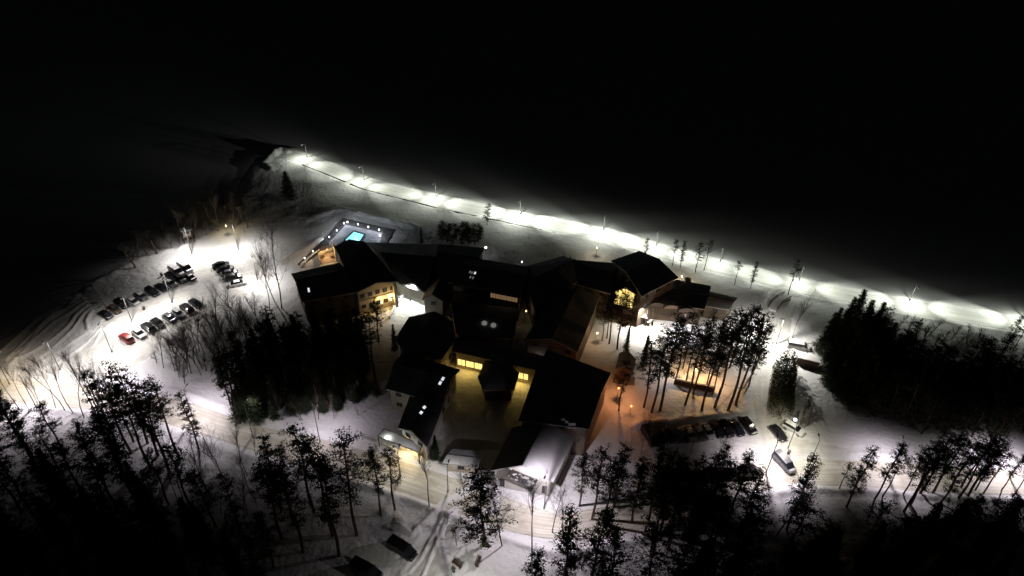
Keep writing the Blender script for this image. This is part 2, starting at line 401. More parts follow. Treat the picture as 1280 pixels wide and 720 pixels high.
def low_lamp(px, py, h, power, col, label, lens='lenswarm', group=None, r=.18, cat='garden lamp'):
    x, y = G(px, py); z = zat(x, y)
    t = thing('garden_lamp', label, cat, (x, y, z), 0, group)
    MB().tube([(0,0,-.3),(0,0,h)], [.05,.04], 6).build('pole', M['pole'], t)
    mb = MB(); mb.tube([(0,0,h),(0,0,h+.08),(0,0,h+.25),(0,0,h+.42),(0,0,h+.5)], [r*.5,r*.9,r*1.15,r*.9,r*.3], 10); mb.build('globe', M[lens], t)
    add_light(t, 'POINT', (0, 0, h+.8), power, col, .12)
    return t
for i, ((px, py), pw, lb, le, c) in enumerate([((453,385),500,'left white globe lamp before the orange hotel facade','lens',(1,.85,.6)),((462,388),350,'right white globe lamp before the orange hotel facade','lens',(1,.85,.6)),
      ((478,389),260,'warm lamp glaring at the foot of the orange facade behind the dark pine','lenswarm',(1,.66,.26)),((490,385),300,'warm lamp at the right end of the orange facade','lenswarm',(1,.66,.26))]):
    low_lamp(px, py, 2.2, pw, c, lb, le, 'lamps before the orange facade')
low_lamp(771, 500, 3, 700, (1,.37,.14), 'orange lamp casting a red glow beside the long dark hall', 'lensorange')
low_lamp(787, 520, 2.4, 150, (1,.36,.14), 'faint orange lamp in the snow right of the long dark hall', 'lensorange')
low_lamp(867, 474, 2.6, 1100, (1,.60,.22), 'warm lamp behind the low court wall, left one', 'lenswarm', 'warm lamps behind the court wall')
low_lamp(886, 480, 2.6, 900, (1,.52,.24), 'warm lamp behind the low court wall, right one', 'lenswarm', 'warm lamps behind the court wall')
low_lamp(745, 428, 2.6, 220, (1,.66,.35), 'warm lamp by the corner of the dark wing in the pine court', 'lenswarm')
low_lamp(850, 357, 2.6, 700, (1,.8,.5), 'lamp glowing behind the roof with the small chimney', 'lenswarm')
low_lamp(745, 321, 2.6, 250, (1,.85,.6), 'lamp glowing behind the notch between the middle roofs', 'lenswarm')
low_lamp(285, 293, 2.6, 350, (1,.8,.45), 'warm lamp by the twigs at the top of the left car park', 'lenswarm')
low_lamp(486, 562, 2.8, 120, (.95,1,.9), 'small white lamp left of the entrance canopy', 'lens')
low_lamp(657, 402, 3, 14, (1,.8,.45), 'dim lamp in the narrow yard between the dark wings', 'lenswarm')
low_lamp(652, 336, 2.0, 5, (.9,.92,1), 'pale lamp behind the dark thicket and roofs', 'lens')
low_lamp(607, 318, 2.0, 25, (.95,.95,1), 'pale globe lamp at the corner right of the dark thicket', 'lens', r=.35)

# ------------------------------------------------------------------ buildings
def inset(poly, d):
    cx = sum(p[0] for p in poly)/len(poly); cy = sum(p[1] for p in poly)/len(poly)
    out = []
    for p in poly:
        v = (p[0]-cx, p[1]-cy); L = math.hypot(*v); k = max(.5, (L-d*1.3)/L); out.append((cx+v[0]*k, cy+v[1]*k))
    return out

def window_on(parent, a, b, u, z0, w, h, m, panes=1, name='window', prd=.06):
    """window on the wall a->b at fraction u; outward side is towards the camera"""
    dx, dy = b[0]-a[0], b[1]-a[1]; L = math.hypot(dx, dy); tx, ty = dx/L, dy/L
    nx, ny = ty, -tx
    cx, cy = a[0]+dx*u, a[1]+dy*u
    if (nx*(-cx)+ny*(-cy)) < 0: nx, ny = -nx, -ny
    mt = Matrix(((tx, nx, 0, cx), (ty, ny, 0, cy), (0, 0, 1, z0), (0, 0, 0, 1)))
    f = MB()
    t = .09
    f.box(-w/2, w/2, .0, prd, 0, t, mt); f.box(-w/2, w/2, 0, prd, h-t, h, mt)
    f.box(-w/2, -w/2+t, 0, prd, t, h-t, mt); f.box(w/2-t, w/2, 0, prd, t, h-t, mt)
    for k in range(1, panes): xx = -w/2+w*k/panes; f.box(xx-.04, xx+.04, 0, prd-.005, t, h-t, mt)
    fo = f.build(name, M['frame'], parent)
    MB().box(-w/2+t, w/2-t, .005, prd-.03, t, h-t, mt).build('pane', m, fo)
    return fo

def roof_quad(q, eave, ridge, along, over=.0, th=.3):
    """gable: q = 4 plan corners; ridge runs a->b (along=0) or b->c (along=1)"""
    a, b, c, d = q
    if along == 1: a, b, c, d = b, c, d, a
    mid = lambda p, r: ((p[0]+r[0])/2, (p[1]+r[1])/2)
    r1 = mid(a, d); r2 = mid(b, c)
    mb = MB()
    E = lambda p, z: (p[0], p[1], z)
    top = [E(a, eave), E(b, eave), E(r2, ridge), E(r1, ridge), E(d, eave), E(c, eave)]
    bot = [(p[0], p[1], p[2]-th) for p in top]
    n = 0; mb.v = top+bot
    F = [(0,1,2,3),(3,2,5,4),(9,8,7,6),(10,11,8,9),(1,0,6,7),(4,5,11,10),(0,3,9,6),(3,4,10,9),(2,1,7,8),(5,2,8,11)]
    mb.f = F; mb.m = [0]*len(F)
    return mb, (a, b, c, d, r1, r2)

NB = [0]
def building(name, label, pxq, eave, ridge, along=0, rm='roofsnow', wm='wall', win=(2, 3.0), cat='building', wmat='glass', inn=.7, group=None, chim=0):
    q = [G(x, y, eave) for x, y in pxq]
    cx = sum(p[0] for p in q)/len(q); cy = sum(p[1] for p in q)/len(q)
    t = thing(name, label, cat, (cx, cy, 0), 0, group)
    q = [(p[0]-cx, p[1]-cy) for p in q]
    NB[0] += 1; jit = .013*NB[0]; eave += jit; ridge += jit*1.1
    if len(q) == 4 and along in (0, 1):
        mb, (a, b, c, d, r1, r2) = roof_quad(q, eave, ridge, along)
        mb.build('roof', M[rm], t)
        w = inset([a, b, c, d], inn); 
        m2 = MB(); zt = eave-.32
        mid = lambda p, r: ((p[0]+r[0])/2, (p[1]+r[1])/2)
        R1 = mid(w[0], w[3]); R2 = mid(w[1], w[2])
        m2.v = [(*p, -.8) for p in w]+[(*p, zt) for p in w]+[(*R1, ridge-.38), (*R2, ridge-.38)]
        m2.f = [(0,1,5,4),(1,2,6,9,5),(2,3,7,6),(3,0,4,8,7)]; m2.m = [0]*4
        m2.build('wall', M[wm], t)
        # ridge cap and gutters
        MB().tube([(*r1, ridge+.03), (*r2, ridge+.03)], [.13,.13], 6).build('ridge_cap', M['roofdark'], t)
    else:
        hz = MB(); k = len(q)
        hz.v = [(*p, eave) for p in q]+[(*p, eave-.3) for p in q]+[(0,0,ridge)]
        for i in range(k):
            j = (i+1)%k; hz.f += [(i, j, 2*k), (i, k+i, k+j, j)]; hz.m += [0, 0]
        hz.f.append(tuple(range(k, 2*k))); hz.m.append(0)
        hz.build('roof', M[rm], t)
        w = inset(q, inn); MB().prism(w, -.8, eave-.31).build('wall', M[wm], t)
    # windows on walls that look to the south
    if win:
        rows, sp = win; k = len(w)
        for i in range(k):
            a_, b_ = w[i], w[(i+1)%k]; L = math.hypot(b_[0]-a_[0], b_[1]-a_[1])
            mx, my = (a_[0]+b_[0])/2, (a_[1]+b_[1])/2
            if my > -.25*max(abs(p[1]) for p in w) or L < 3: continue
            A = (a_[0]+cx, a_[1]+cy); B = (b_[0]+cx, b_[1]+cy)
            n = max(1, int(L/sp))
            for r_ in range(rows):
                zz = eave-1.9-2.9*r_
                if zz < .6: break
                for j in range(n):
                    o = window_on(t, A, B, (j+.5)/n, zz, 1.3, 1.1, M[wmat], 2)
                    for oo in (o,): oo.location = (-cx, -cy, 0)
    if chim:
        MB().box(-.5,.5,-.5,.5,ridge-1.2,ridge+1.0).box(-.6,.6,-.6,.6,ridge+1.003,ridge+1.15).build('chimney', M['wallwhite'], t)
    t['_q'] = [c for p in w for c in p]
    return t, (cx, cy), w

def south_edge(w):
    k = len(w); cy0 = sum(p[1] for p in w)/k
    ar = sum(w[i][0]*w[(i+1)%k][1]-w[(i+1)%k][0]*w[i][1] for i in range(k)); sg = 1 if ar > 0 else -1
    return max(range(k), key=lambda i: sg*(w[(i+1)%k][0]-w[i][0])/math.hypot(w[(i+1)%k][0]-w[i][0], w[(i+1)%k][1]-w[i][1]))

def on_roof(par, c, pxy):
    from mathutils.bvhtree import BVHTree
    me = [o for o in par.children if o.name.split('.')[0] == 'roof'][0].data
    bv = BVHTree.FromPolygons([v.co for v in me.vertices], [tuple(p.vertices) for p in me.polygons])
    a = G(*pxy, 30); b = G(*pxy, 0); o = Vector((a[0]-c[0], a[1]-c[1], 30)); d = (Vector((b[0]-c[0], b[1]-c[1], 0))-o).normalized()
    h, n, _, _ = bv.ray_cast(o, d)
    if h is None: x, y = G(*pxy, 6); return Vector((x-c[0], y-c[1], 6)), Vector((0, 0, 1))
    if n.z < 0: n = -n
    return h, n
def skylight(par, c, pxy, z, w, l, ang, m='winwhite', slope=(0,0)):
    h, n = on_roof(par, c, pxy)
    tx = Vector((math.cos(ang), math.sin(ang), 0)); tx = (tx-n*tx.dot(n)).normalized(); ty = n.cross(tx)
    mt = Matrix(((tx.x, ty.x, n.x, h.x), (tx.y, ty.y, n.y, h.y), (tx.z, ty.z, n.z, h.z+.05), (0, 0, 0, 1)))
    o = MB().box(-w/2-.12, w/2+.12, -l/2-.12, l/2+.12, -.25, .09, mt).build('skylight', M['frame'], par)
    MB().box(-w/2, w/2, -l/2, l/2, .094, .12, mt).build('pane', M[m], o)

B = {}
def bd(key, *a, **k): B[key] = building(*a, **k); return B[key]
bd('A', 'hotel_wing', 'dark hotel wing at the left end with one lit window, by bare trees', [(364,342),(424,328),(446,365),(377,377)], 7, 9, 0, wm='timber')
bd('B1', 'hotel_wing', 'hotel wing whose orange-lit facade faces the yard with warm lamps', [(418,308),(456,302),(498,352),(446,366)], 7.5, 9, 1, win=None)
bd('B2', 'hotel_wing', 'broad dark roof behind the glaring white yard', [(455,303),(556,306),(531,366),(499,355)], 4.4, 7.5, 0, wm='wallwhite', win=None)
bd('C', 'cottage', 'small pale cottage with grey gable roof at the right side of the white yard', [(541,348),(569,352),(554,377),(527,375)], 4.6, 6.6, 1, wm='wallwhite', win=(1, 5), cat='cottage')
bd('D', 'hotel_wing', 'dark roof next to the thicket, right of the pool terrace', [(548,305),(606,310),(592,350),(545,342)], 6.6, 8.2, 0, wm='timber')
bd('D2', 'hotel_wing', 'dark wing with a cluster of five tiny lit roof windows', [(588,322),(662,334),(652,371),(560,353)], 8, 9.6, 0, win=None, wm='timber')
bd('E1', 'hotel_wing', 'dark pointed roof in the middle of the complex, left of the tall roof', [(650,335),(704,320),(733,345),(668,386)], 7.6, 9.4, 0, wm='timber')
bd('E2', 'hotel_wing', 'low dark roof joining the tall roof with the middle wing', [(704,324),(768,329),(764,368),(708,352)], 7.2, 8.8, 0, wm='timber')
bd('F', 'main_building', 'tallest dark roof of the complex, behind the golden glazed gable', [(764,326),(799,314),(848,347),(802,371)], 10, 11.5, 0, win=(2, 3.2), wm='timber')
bd('G', 'spa_building', 'low dark building with three arched skylights and a small chimney', [(846,350),(889,358),(881,387),(803,376)], 5.4, 6.0, 0, win=(1, 3.5), chim=0, wm='timber')
bd('G2', 'spa_annex', 'lowest dark annex at the right end of the complex', [(884,364),(922,373),(912,388),(878,382)], 4, 4.8, 0, win=(1, 4), cat='annex', wm='timber')
bd('H', 'hotel_wing', 'long dark wing running down from the middle roofs to the big hall', [(692,366),(750,371),(722,441),(656,425)], 7.5, 9.5, 1, wm='timber')
bd('I', 'event_hall', 'big square dark hall roof left of the orange glow', [(684,437),(764,467),(736,537),(648,526)], 8.5, 10.5, 0, cat='hall', wm='timber')
bd('J', 'entrance_hall', 'gabled entrance hall whose right roof slope is lit grey by the street lamp', [(640,535),(720,545),(692,603),(613,589)], 5, 8, 1, wm='wallwhite', win=None, cat='hall')
bd('K1', 'round_hall', 'dark many-sided roof below the white yard', [(494,424),(511,397),(543,390),(566,402),(570,424),(553,450),(504,440)], 6.4, 8.6, 5, cat='hall')
bd('K2', 'hotel_wing', 'dark wing with two lit roof windows beside the yellow court', [(504,441),(575,463),(553,505),(482,487)], 6, 8, 0)
bd('K3', 'hotel_wing', 'dark wing with two lit roof windows above the entrance canopy', [(514,492),(556,503),(534,560),(497,536)], 5.2, 7, 1, wm='wallwhite')
bd('M', 'connecting_wing', 'low wing with rows of yellow lit windows facing the courtyard', [(569,422),(686,447),(673,464),(565,440)], 4.6, 5.3, 0, win=None)
bd('N', 'pavilion', 'dark hexagonal pavilion roof standing in the yellow-lit courtyard', [(597,472),(607,451),(627,449),(649,467),(643,488),(604,489)], 3.6, 5.8, 5, cat='pavilion', wm='wood', win=None)
bd('O', 'hotel_wing', 'dark flat wing with two faint round skylights above the yellow-lit windows', [(562,376),(650,387),(641,425),(570,417)], 5, 5.8, 0, win=None, wm='timber')
bd('Q', 'low_annex', 'low snow-covered annex left of the gabled entrance hall', [(566,562),(604,566),(598,585),(553,579)], 3, 3.3, 0, win=(1, 4), cat='annex')
bd('HUT', 'timber_cabin', 'dark timber cabin with snowy porch in the pine court beside the hall', [(774,442),(795,450),(791,468),(769,462)], 3.2, 4.6, 1, rm='roofdark', wm='wood', win=(1, 3), cat='cabin')
# timber cabin porch: rails and steps
t, c, w = B['HUT']
x, y = G(780, 477); mt = Matrix.Translation((x-c[0], y-c[1], 0)) @ Matrix.Rotation(-.2, 4, 'Z')
p = MB().box(-2.3,2.3,-1.2,1.6,-.2,.45,mt).build('porch_floor', M['deckwood'], t)
r = MB()
for k in range(7): xx = -2.2+k*.73; r.box(xx-.04,xx+.04,-1.15,-1.07,.452,1.3,mt)
r.box(-2.3,2.3,-1.17,-1.05,1.303,1.38,mt); r.build('railing', M['wood'], t)
MB().box(-.8,.8,-2.0,-1.21,-.2,.22,mt).build('step', M['carsnow'], t)

# lit window on wing A roof side
t, c, w = B['A']; skylight(t, c, (386,363), 8.0, .45, 1.3, .35, 'winwhite', (-.3, 0))
# orange facade: two rows of small windows, cornice
t, c, w = B['B1']
q = [(w[i][0]+c[0], w[i][1]+c[1]) for i in range(4)]
# the side towards the camera: the lowest edge
ei = south_edge(w); a_, b_ = q[ei], q[(ei+1)%4]
for r_, zz, n in ((0, 4.9, 5), (1, 1.7, 5)):
    for j in range(n): window_on(t, a_, b_, (j+.6)/(n+.2), zz, 1.15, 1.2, M['glass'], 2).location = (-c[0], -c[1], 0)
mt_ = lambda a, b: None
dx, dy = b_[0]-a_[0], b_[1]-a_[1]; L = math.hypot(dx, dy); tx, ty = dx/L, dy/L; nx, ny = (ty, -tx)
if ny > 0: nx, ny = -nx, -ny
mt = Matrix(((tx, nx, 0, a_[0]-c[0]), (ty, ny, 0, a_[1]-c[1]), (0,0,1,0), (0,0,0,1)))
MB().box(0, L, 0, .16, 3.9, 4.2, mt).build('cornice', M['trim'], t)
MB().box(L*.02, L*.10, 0, 1.2, -.5, 6.6, mt).build('stair_bay', M['wall'], t)
# five tiny lit roof windows on D2
t, c, w = B['D2']
for k, (px, py) in enumerate([(587.5,340.5),(590,341.3),(593.8,341.8),(588,347),(591.3,347.8)]):
    skylight(t, c, (px, py), 9.0, .3 if k != 2 else .45, .8, -.25, 'winwhite' if k == 2 else 'windimwhite', (.15, 0))
# brownish row of windows below D2
ei = south_edge(w); a_ = (w[ei][0]+c[0], w[ei][1]+c[1]); b_ = (w[(ei+1)%4][0]+c[0], w[(ei+1)%4][1]+c[1])
for j in range(12):
    u = .06+j*.08
    lit = PR(a_[0]+(b_[0]-a_[0])*u, a_[1]+(b_[1]-a_[1])*u, 5)[0]
    window_on(t, a_, b_, u, 5.6, 1.5, 1.5, M['windim'] if 612 < lit < 648 else M['glass'], 2).location = (-c[0], -c[1], 0)
# golden glazed gable: a projecting glass bay before the tall building
x0, y0 = G(768, 374, 5); x1, y1 = G(803, 383, 5)
t = thing('glass_gable', 'golden lit glazed gable seen between dark pines in the pine court', 'glass facade', ((x0+x1)/2, (y0+y1)/2, 0))
c = ((x0+x1)/2, (y0+y1)/2)
L = math.hypot(x1-x0, y1-y0); tx, ty = (x1-x0)/L, (y1-y0)/L; nx, ny = ty, -tx
if ny > 0: nx, ny = -nx, -ny
mt = Matrix(((tx, nx, 0, x0-c[0]), (ty, ny, 0, y0-c[1]), (0,0,1,0), (0,0,0,1)))
prof = lambda u: 7.8+2.0*(u/.33) if u < .33 else 9.8-1.9*((u-.33)/.67)
ncol = 9
body = MB(); body.box(0, L, -4.5, -.02, -.5, 3.6, mt)
for k in range(ncol):
    u0, u1 = k/ncol, (k+1)/ncol; z = min(prof(u0), prof(u1))-.02
    body.box(u0*L, u1*L-.001, -4.5-.01*k, -.02, 3.61, z, mt)
body.build('wall', M['wood'], t)
for k in range(ncol):
    u0, u1 = k/ncol, (k+1)/ncol; zt = min(prof(u0), prof(u1))-.25
    f = MB(); f.box(u0*L, u0*L+.1, 0, .12, 3.6, zt, mt); f.box(u0*L+.1, u1*L, 0, .12, 3.6, 3.75, mt); f.box(u0*L+.1, u1*L, 0, .11, 5.6, 5.75, mt); f.box(u0*L+.1, u1*L, 0, .11, zt-.12, zt, mt)
    fo = f.build('window', M['frame'], t)
    MB().box(u0*L+.1, u1*L-.001, .0, .06, 3.75, 5.6, mt).box(u0*L+.1, u1*L-.001, 0, .06, 5.75, zt-.12, mt).build('pane', M['winyellow'], fo)
rf = MB(); pts = [0, .33, 1]
for u0, u1 in ((0, .33), (.33, 1)):
    P = [(u0*L-.3*(u0==0), -5, prof(u0)), (u1*L+.3*(u1==1), -5, prof(u1)), (u1*L+.3*(u1==1), .9, prof(u1)), (u0*L-.3*(u0==0), .9, prof(u0))]
    P = [tuple(mt @ Vector(p)) for p in P]; n = len(rf.v); rf.v += P+[(p[0], p[1], p[2]-.22) for p in P]
    for f in ((0,1,2,3),(7,6,5,4),(0,4,5,1),(1,5,6,2),(2,6,7,3),(3,7,4,0)): rf.f.append(tuple(n+i for i in f)); rf.m.append(0)
rf.build('roof', M['roofsnow'], t)
# canopy wedge right below the glazed gable
mb = MB(); q = [G(*p, 2.8) for p in ((793,385),(802,384),(810,398),(793,394))]
mb.prism([(p[0]-c[0], p[1]-c[1]) for p in q], 2.6, 2.85); mb.build('canopy', M['roofsnow'], t)
# spa: arched skylights, chimney
t, c, w = B['G']
for k, (px, py) in enumerate([(821,377.5),(839,380.5),(857,384.5)]):
    x, y = G(px, py, 5.6); mb = MB(); path = []
    for s_ in range(-6, 7):
        a = s_/6*math.pi/2; path.append((x-c[0]+1.9*math.sin(a), y-c[1], 4.9+1.1*math.cos(a)))
    nn = len(path); mb.v = [(p[0], p[1]-.9, p[2]) for p in path]+[(p[0], p[1]+.9, p[2]) for p in path]
    mb.f = [(i, i+1, nn+i+1, nn+i) for i in range(nn-1)]+[tuple(range(nn))[::-1], tuple(range(nn, 2*nn))]; mb.m = [0]*len(mb.f)
    mb.build('arched_skylight', M['roofsnow' if k != 1 else 'wallwhite'], t)
x, y = G(859, 354, 5.5); MB().box(x-c[0]-.7, x-c[0]+.7, y-c[1]-.5, y-c[1]+.5, 4.5, 7.0).build('chimney', M['wallwhite'], t)
# entrance hall J: speckled glazed gable, front wall detail
t, c, w = B['J']
ZC = (7.3, 5.4, 2.0, 4.6)
q = [G(*p, z_) for p, z_ in zip(((641,587),(672,600),(665,611),(633,596)), ZC)]
q = [(p[0]-c[0], p[1]-c[1]) for p in q]
cn = mat('reflection_speckled_glass', (.03, .03, .035), .25, noise=(1.1, (.7, .7, .7), .55, .60))  # pale specks paint reflections into the glass colour
cm = MB(); cm.v = [(*p, z_) for p, z_ in zip(q, ZC)]+[(*p, z_-.1) for p, z_ in zip(q, ZC)]
for f in ((0,3,2,1),(4,5,6,7),(0,1,5,4),(1,2,6,5),(2,3,7,6),(3,0,4,7)): cm.f.append(f); cm.m.append(0)
cm.build('glazed_gable', cn, t)
fr = MB()
for i in range(4):
    a, b = q[i], q[(i+1)%4]; fr.tube([(*a, ZC[i]), (*b, ZC[(i+1)%4])], [.09, .09], 6)
for u in (.25, .5, .75):
    a = (q[0][0]+(q[1][0]-q[0][0])*u, q[0][1]+(q[1][1]-q[0][1])*u); b = (q[3][0]+(q[2][0]-q[3][0])*u, q[3][1]+(q[2][1]-q[3][1])*u)
    za = ZC[0]+(ZC[1]-ZC[0])*u; zb = ZC[3]+(ZC[2]-ZC[3])*u; fr.tube([(*a, za+.03), (*b, zb+.03)], [.05, .05], 5)
fr.build('glazing_bars', M['frame'], t)
a_ = south_edge(w); A = (w[a_][0]+c[0], w[a_][1]+c[1]); Bb = (w[(a_+1)%4][0]+c[0], w[(a_+1)%4][1]+c[1])
for u in (.1, .86): window_on(t, A, Bb, u, .6, .9, 2.1, M['glass'], 2).location = (-c[0], -c[1], 0)
x, y = G(722, 528, 6.5)
# roof plant between the hall and the entrance hall
t, c, w = B['I']
for (px, py) in ((706,523),(711,526),(715,528.5)):
    x, y = G(px, py, 9.2); MB().box(x-c[0]-.7, x-c[0]+.7, y-c[1]-.35, y-c[1]+.35, 8.0, 9.5).build('roof_vent', M['carsnow'], t)
# skylights on K2, K3, O
t, c, w = B['K2']
for p in ((553.7,474),(550.2,479.3)): skylight(t, c, p, 7.05, .55, .8, -.42, 'winwhite', (.2, 0))
t, c, w = B['K3']
for p in ((530.2,509.7),(526.2,516.3)): skylight(t, c, p, 6.3, .55, .8, -.42, 'winwhite', (.2, 0))
t, c, w = B['O']
for p in ((605.5,404.3),(616.8,407)):
    h, n = on_roof(t, c, p); mb = MB().tube([(h.x, h.y, h.z-.4), (h.x, h.y, h.z+.3), (h.x, h.y, h.z+.5)], [.62, .62, .42], 12); mb.build('skylight', M['windimwhite'], t)
# yellow windows of M
t, c, w = B['M']
ei = south_edge(w); A = (w[ei][0]+c[0], w[ei][1]+c[1]); Bb = (w[(ei+1)%4][0]+c[0], w[(ei+1)%4][1]+c[1])
if A[0] > Bb[0]: A, Bb = Bb, A
Lm = math.hypot(Bb[0]-A[0], Bb[1]-A[1])
def u_at(px):
    best = min(range(401), key=lambda k: abs(PR(A[0]+(Bb[0]-A[0])*k/400, A[1]+(Bb[1]-A[1])*k/400, 2)[0]-px)); return best/400
for s, e, n in ((571.5, 603.5, 3), (641.5, 660.5, 3)):
    us, ue = u_at(s), u_at(e)
    for k in range(n):
        wd = (ue-us)*Lm/n
        window_on(t, A, Bb, us+(ue-us)*(k+.5)/n, 1.0, wd*.97, 1.9, M['winyellow'], 2).location = (-c[0], -c[1], 0)
    xm, ym = A[0]+(Bb[0]-A[0])*(us+ue)/2, A[1]+(Bb[1]-A[1])*(us+ue)/2
    # the light the rooms throw into the yard
    ld = bpy.data.lights.new('room_light', 'AREA'); ld.shape = 'RECTANGLE'; ld.size = (ue-us)*Lm; ld.size_y = 1.0; ld.energy = 105; ld.color = (1, .66, .16)
    o = bpy.data.objects.new('room_light', ld); COL.objects.link(o); o.parent = t
    nn = Vector((Bb[1]-A[1], -(Bb[0]-A[0]), 0)).normalized()
    if nn.y > 0: nn = -nn
    o.location = (xm-c[0]+nn.x*.5, ym-c[1]+nn.y*.35, 2.3); o.rotation_euler = (nn*.6+Vector((0,0,-.9))).to_track_quat('-Z', 'Z').to_euler()
# middle porch of M
x0, y0 = G(607, 446, 3); x1, y1 = G(639, 455, 3)
ang = math.atan2(y1-y0, x1-x0); mt = Matrix.Translation((x0-c[0], y0-c[1], 0)) @ Matrix.Rotation(ang, 4, 'Z'); L = math.hypot(x1-x0, y1-y0)
MB().box(0, L, -1.3, .6, -.3, 3.0, mt).build('porch', M['wall'], t)
MB().box(-.3, L+.3, -1.6, .8, 3.003, 3.3, mt).build('porch_roof', M['roofsnow'], t)
low_lamp(671, 461, 2.2, 20, (.95,.97,1), 'white lamp at the right end of the yellow-lit wing', 'lens', r=.3)

# entrance canopy L with yellow light
q = [G(*p, 3.2) for p in ((480,536),(528,557),(524,566),(472,546))]
cx = sum(p[0] for p in q)/4; cy = sum(p[1] for p in q)/4
t = thing('entrance_canopy', 'long entrance canopy with yellow light beneath, left of the bare birch', 'canopy', (cx, cy, 0))
q = [(p[0]-cx, p[1]-cy) for p in q]
MB().prism(q, 3.0, 3.25).build('roof', M['roofsnow'], t)
fr = MB()
for i in range(4): fr.tube([(*q[i], 3.3), (*q[(i+1)%4], 3.3)], [.1, .1], 6)
fr.build('roof_edge', M['frame'], t)
for p in q: MB().tube([(p[0]*.97, p[1]*.97, -.4), (p[0]*.97, p[1]*.97, 2.99)], [.13, .13], 8).build('post', M['wood'], t)
x, y = G(512, 560, 1.0); MB().box(x-cx-1.8, x-cx+1.8, y-cy-.1, y-cy+.15, -.3, 2.6).build('door_wall', M['wall'], t)
add_light(t, 'POINT', (x-cx, y-cy-1.0, 2.3), 330, (1, .68, .2), .2)
x, y = G(514, 559, 2); lo = MB().box(x-cx-.5, x-cx+.5, y-cy-1.2, y-cy-.9, 2.6, 2.72).build('ceiling_light', M['lenswarm'], t)

def wall_line(name, label, pts, h, th, m, cat='wall', z=-.4, capm=None):
    P = gp(pts); cx, cy = P[0]; t = thing(name, label, cat, (cx, cy, 0)); mb = MB(); cp = MB()
    for (x0, y0), (x1, y1) in zip(P, P[1:]):
        L = math.hypot(x1-x0, y1-y0); mt = Matrix.Translation((x0-cx, y0-cy, 0)) @ Matrix.Rotation(math.atan2(y1-y0, x1-x0), 4, 'Z')
        mb.box(0, L, -th/2, th/2, z, h, mt); cp.box(-.02, L+.02, -th/2-.06, th/2+.06, h+.003, h+.13, mt)
    mb.build('wall', M[m], t); cp.build('coping', M[capm or 'carsnow'], t); return t
wall_line('court_wall', 'low wall crossing the pine court in front of the warm lamps', [(843,479),(868,484),(893,489)], 1.1, .35, 'wood', capm='roofdark')
wall_line('retaining_wall', 'pale low retaining wall left of the entrance canopy', [(452,546),(472,553),(496,567)], 1.0, .4, 'wallwhite')
wall_line('terrace_wall', 'low snow-capped wall before the annex beside the entrance hall', [(548,583),(580,589),(613,595)], .9, .4, 'wallwhite')
wall_line('yard_wall', 'low wall dividing the white entrance yard from the lamp-lit lawn', [(487,399),(496,382),(508,366)], .8, .35, 'wallwhite')
wall_line('terrace_wall', 'curved edge wall of the pool terrace above the left wing', [(376,336),(386,324),(400,314)], .6, .3, 'wallwhite')
wall_line('shed_wall', 'low dark sheds behind the thuja hedge', [(995,452),(1022,458)], 1.8, 1.6, 'wood')
# path edging along the promenade: long thin dark kerb
E = gp([(378,206),(455,237),(545,260),(650,282),(722,298)])
mb = MB()
for (x0, y0), (x1, y1) in zip(E, E[1:]):
    n = max(2, int(math.hypot(x1-x0, y1-y0)/2))
    for k in range(n):
        a = (x0+(x1-x0)*k/n, y0+(y1-y0)*k/n); b = (x0+(x1-x0)*(k+.93)/n, y0+(y1-y0)*(k+.93)/n)
        L = math.hypot(b[0]-a[0], b[1]-a[1]); mt = Matrix.Translation((a[0], a[1], 0)) @ Matrix.Rotation(math.atan2(b[1]-a[1], b[0]-a[0]), 4, 'Z')
        if random.random() < .93: mb.box(0, L, -.15, .15, -.3, .16+.08*random.random(), mt)
tag(mb.build('path_kerb', M['plastic']), 'long thin dark kerb running along the lit promenade', 'kerb')

# ------------------------------------------------------------------ pool terrace
deck = gp([(429,273),(494,287),(482,306),(430,312),(396,318),(376,334),(372,330),(404,300)], .28)
structure(MB().prism(deck, -.5, .30).build('pool_terrace', M['darkpave']))
deck2 = gp([(432,281),(478,291),(474,306),(420,312),(402,314)], .36)
structure(MB().prism(deck2, -.4, .36).build('pool_deck', M['stone']))
pw = gp([(442,289),(456,293),(449,304),(430,301)], .42)
cx = sum(p[0] for p in pw)/4; cy = sum(p[1] for p in pw)/4
t = thing('swimming_pool', 'glowing turquoise heated pool on the lit terrace', 'pool', (cx, cy, 0))
pl = [(p[0]-cx, p[1]-cy) for p in pw]
MB().prism(pl, -.2, .42).build('water', M['poolwater'], t)
rim = MB()
for i in range(4):
    a, b = pl[i], pl[(i+1)%4]; rim.tube([(*a, .40), (*b, .40)], [.28, .28], 6)
rim.build('rim', M['plastic'], t)
add_light(t, 'POINT', (0, 0, 1.8), 480, (.55, .85, 1), .8)
for k, (px, py) in enumerate([(430.5,282),(435,280.3),(448,283.5),(461,287),(474,290),(475.5,297.5),(421.5,290.5),(412,299),(392,317.5),(381.6,326.5)]):
    low_lamp(px, py+1.2, .9, 150 if k < 8 else 45, (.9,.92,1) if k < 8 else (1,.75,.55), 'pool terrace globe lamp, number %s from the top left corner' % ['one','two','three','four','five','six'][k] if k < 6 else
             ['globe lamp on the left edge of the pool terrace, upper one','globe lamp on the left edge of the pool terrace, lower one','globe lamp where the terrace narrows beside the wing','globe lamp at the lower tip of the pool terrace'][k-6], 'lens', 'pool terrace lamps', r=.17)
mb = MB(); P = [G(*p) for p in ((376,334),(377.5,331),(380,329),(382,327.6))]
mb.tube([(*p, .35) for p in P], [.35]*4, 8); tag(mb.build('curved_bench', M['wallwhite']), 'curved white bench at the lower tip of the pool terrace', 'bench')
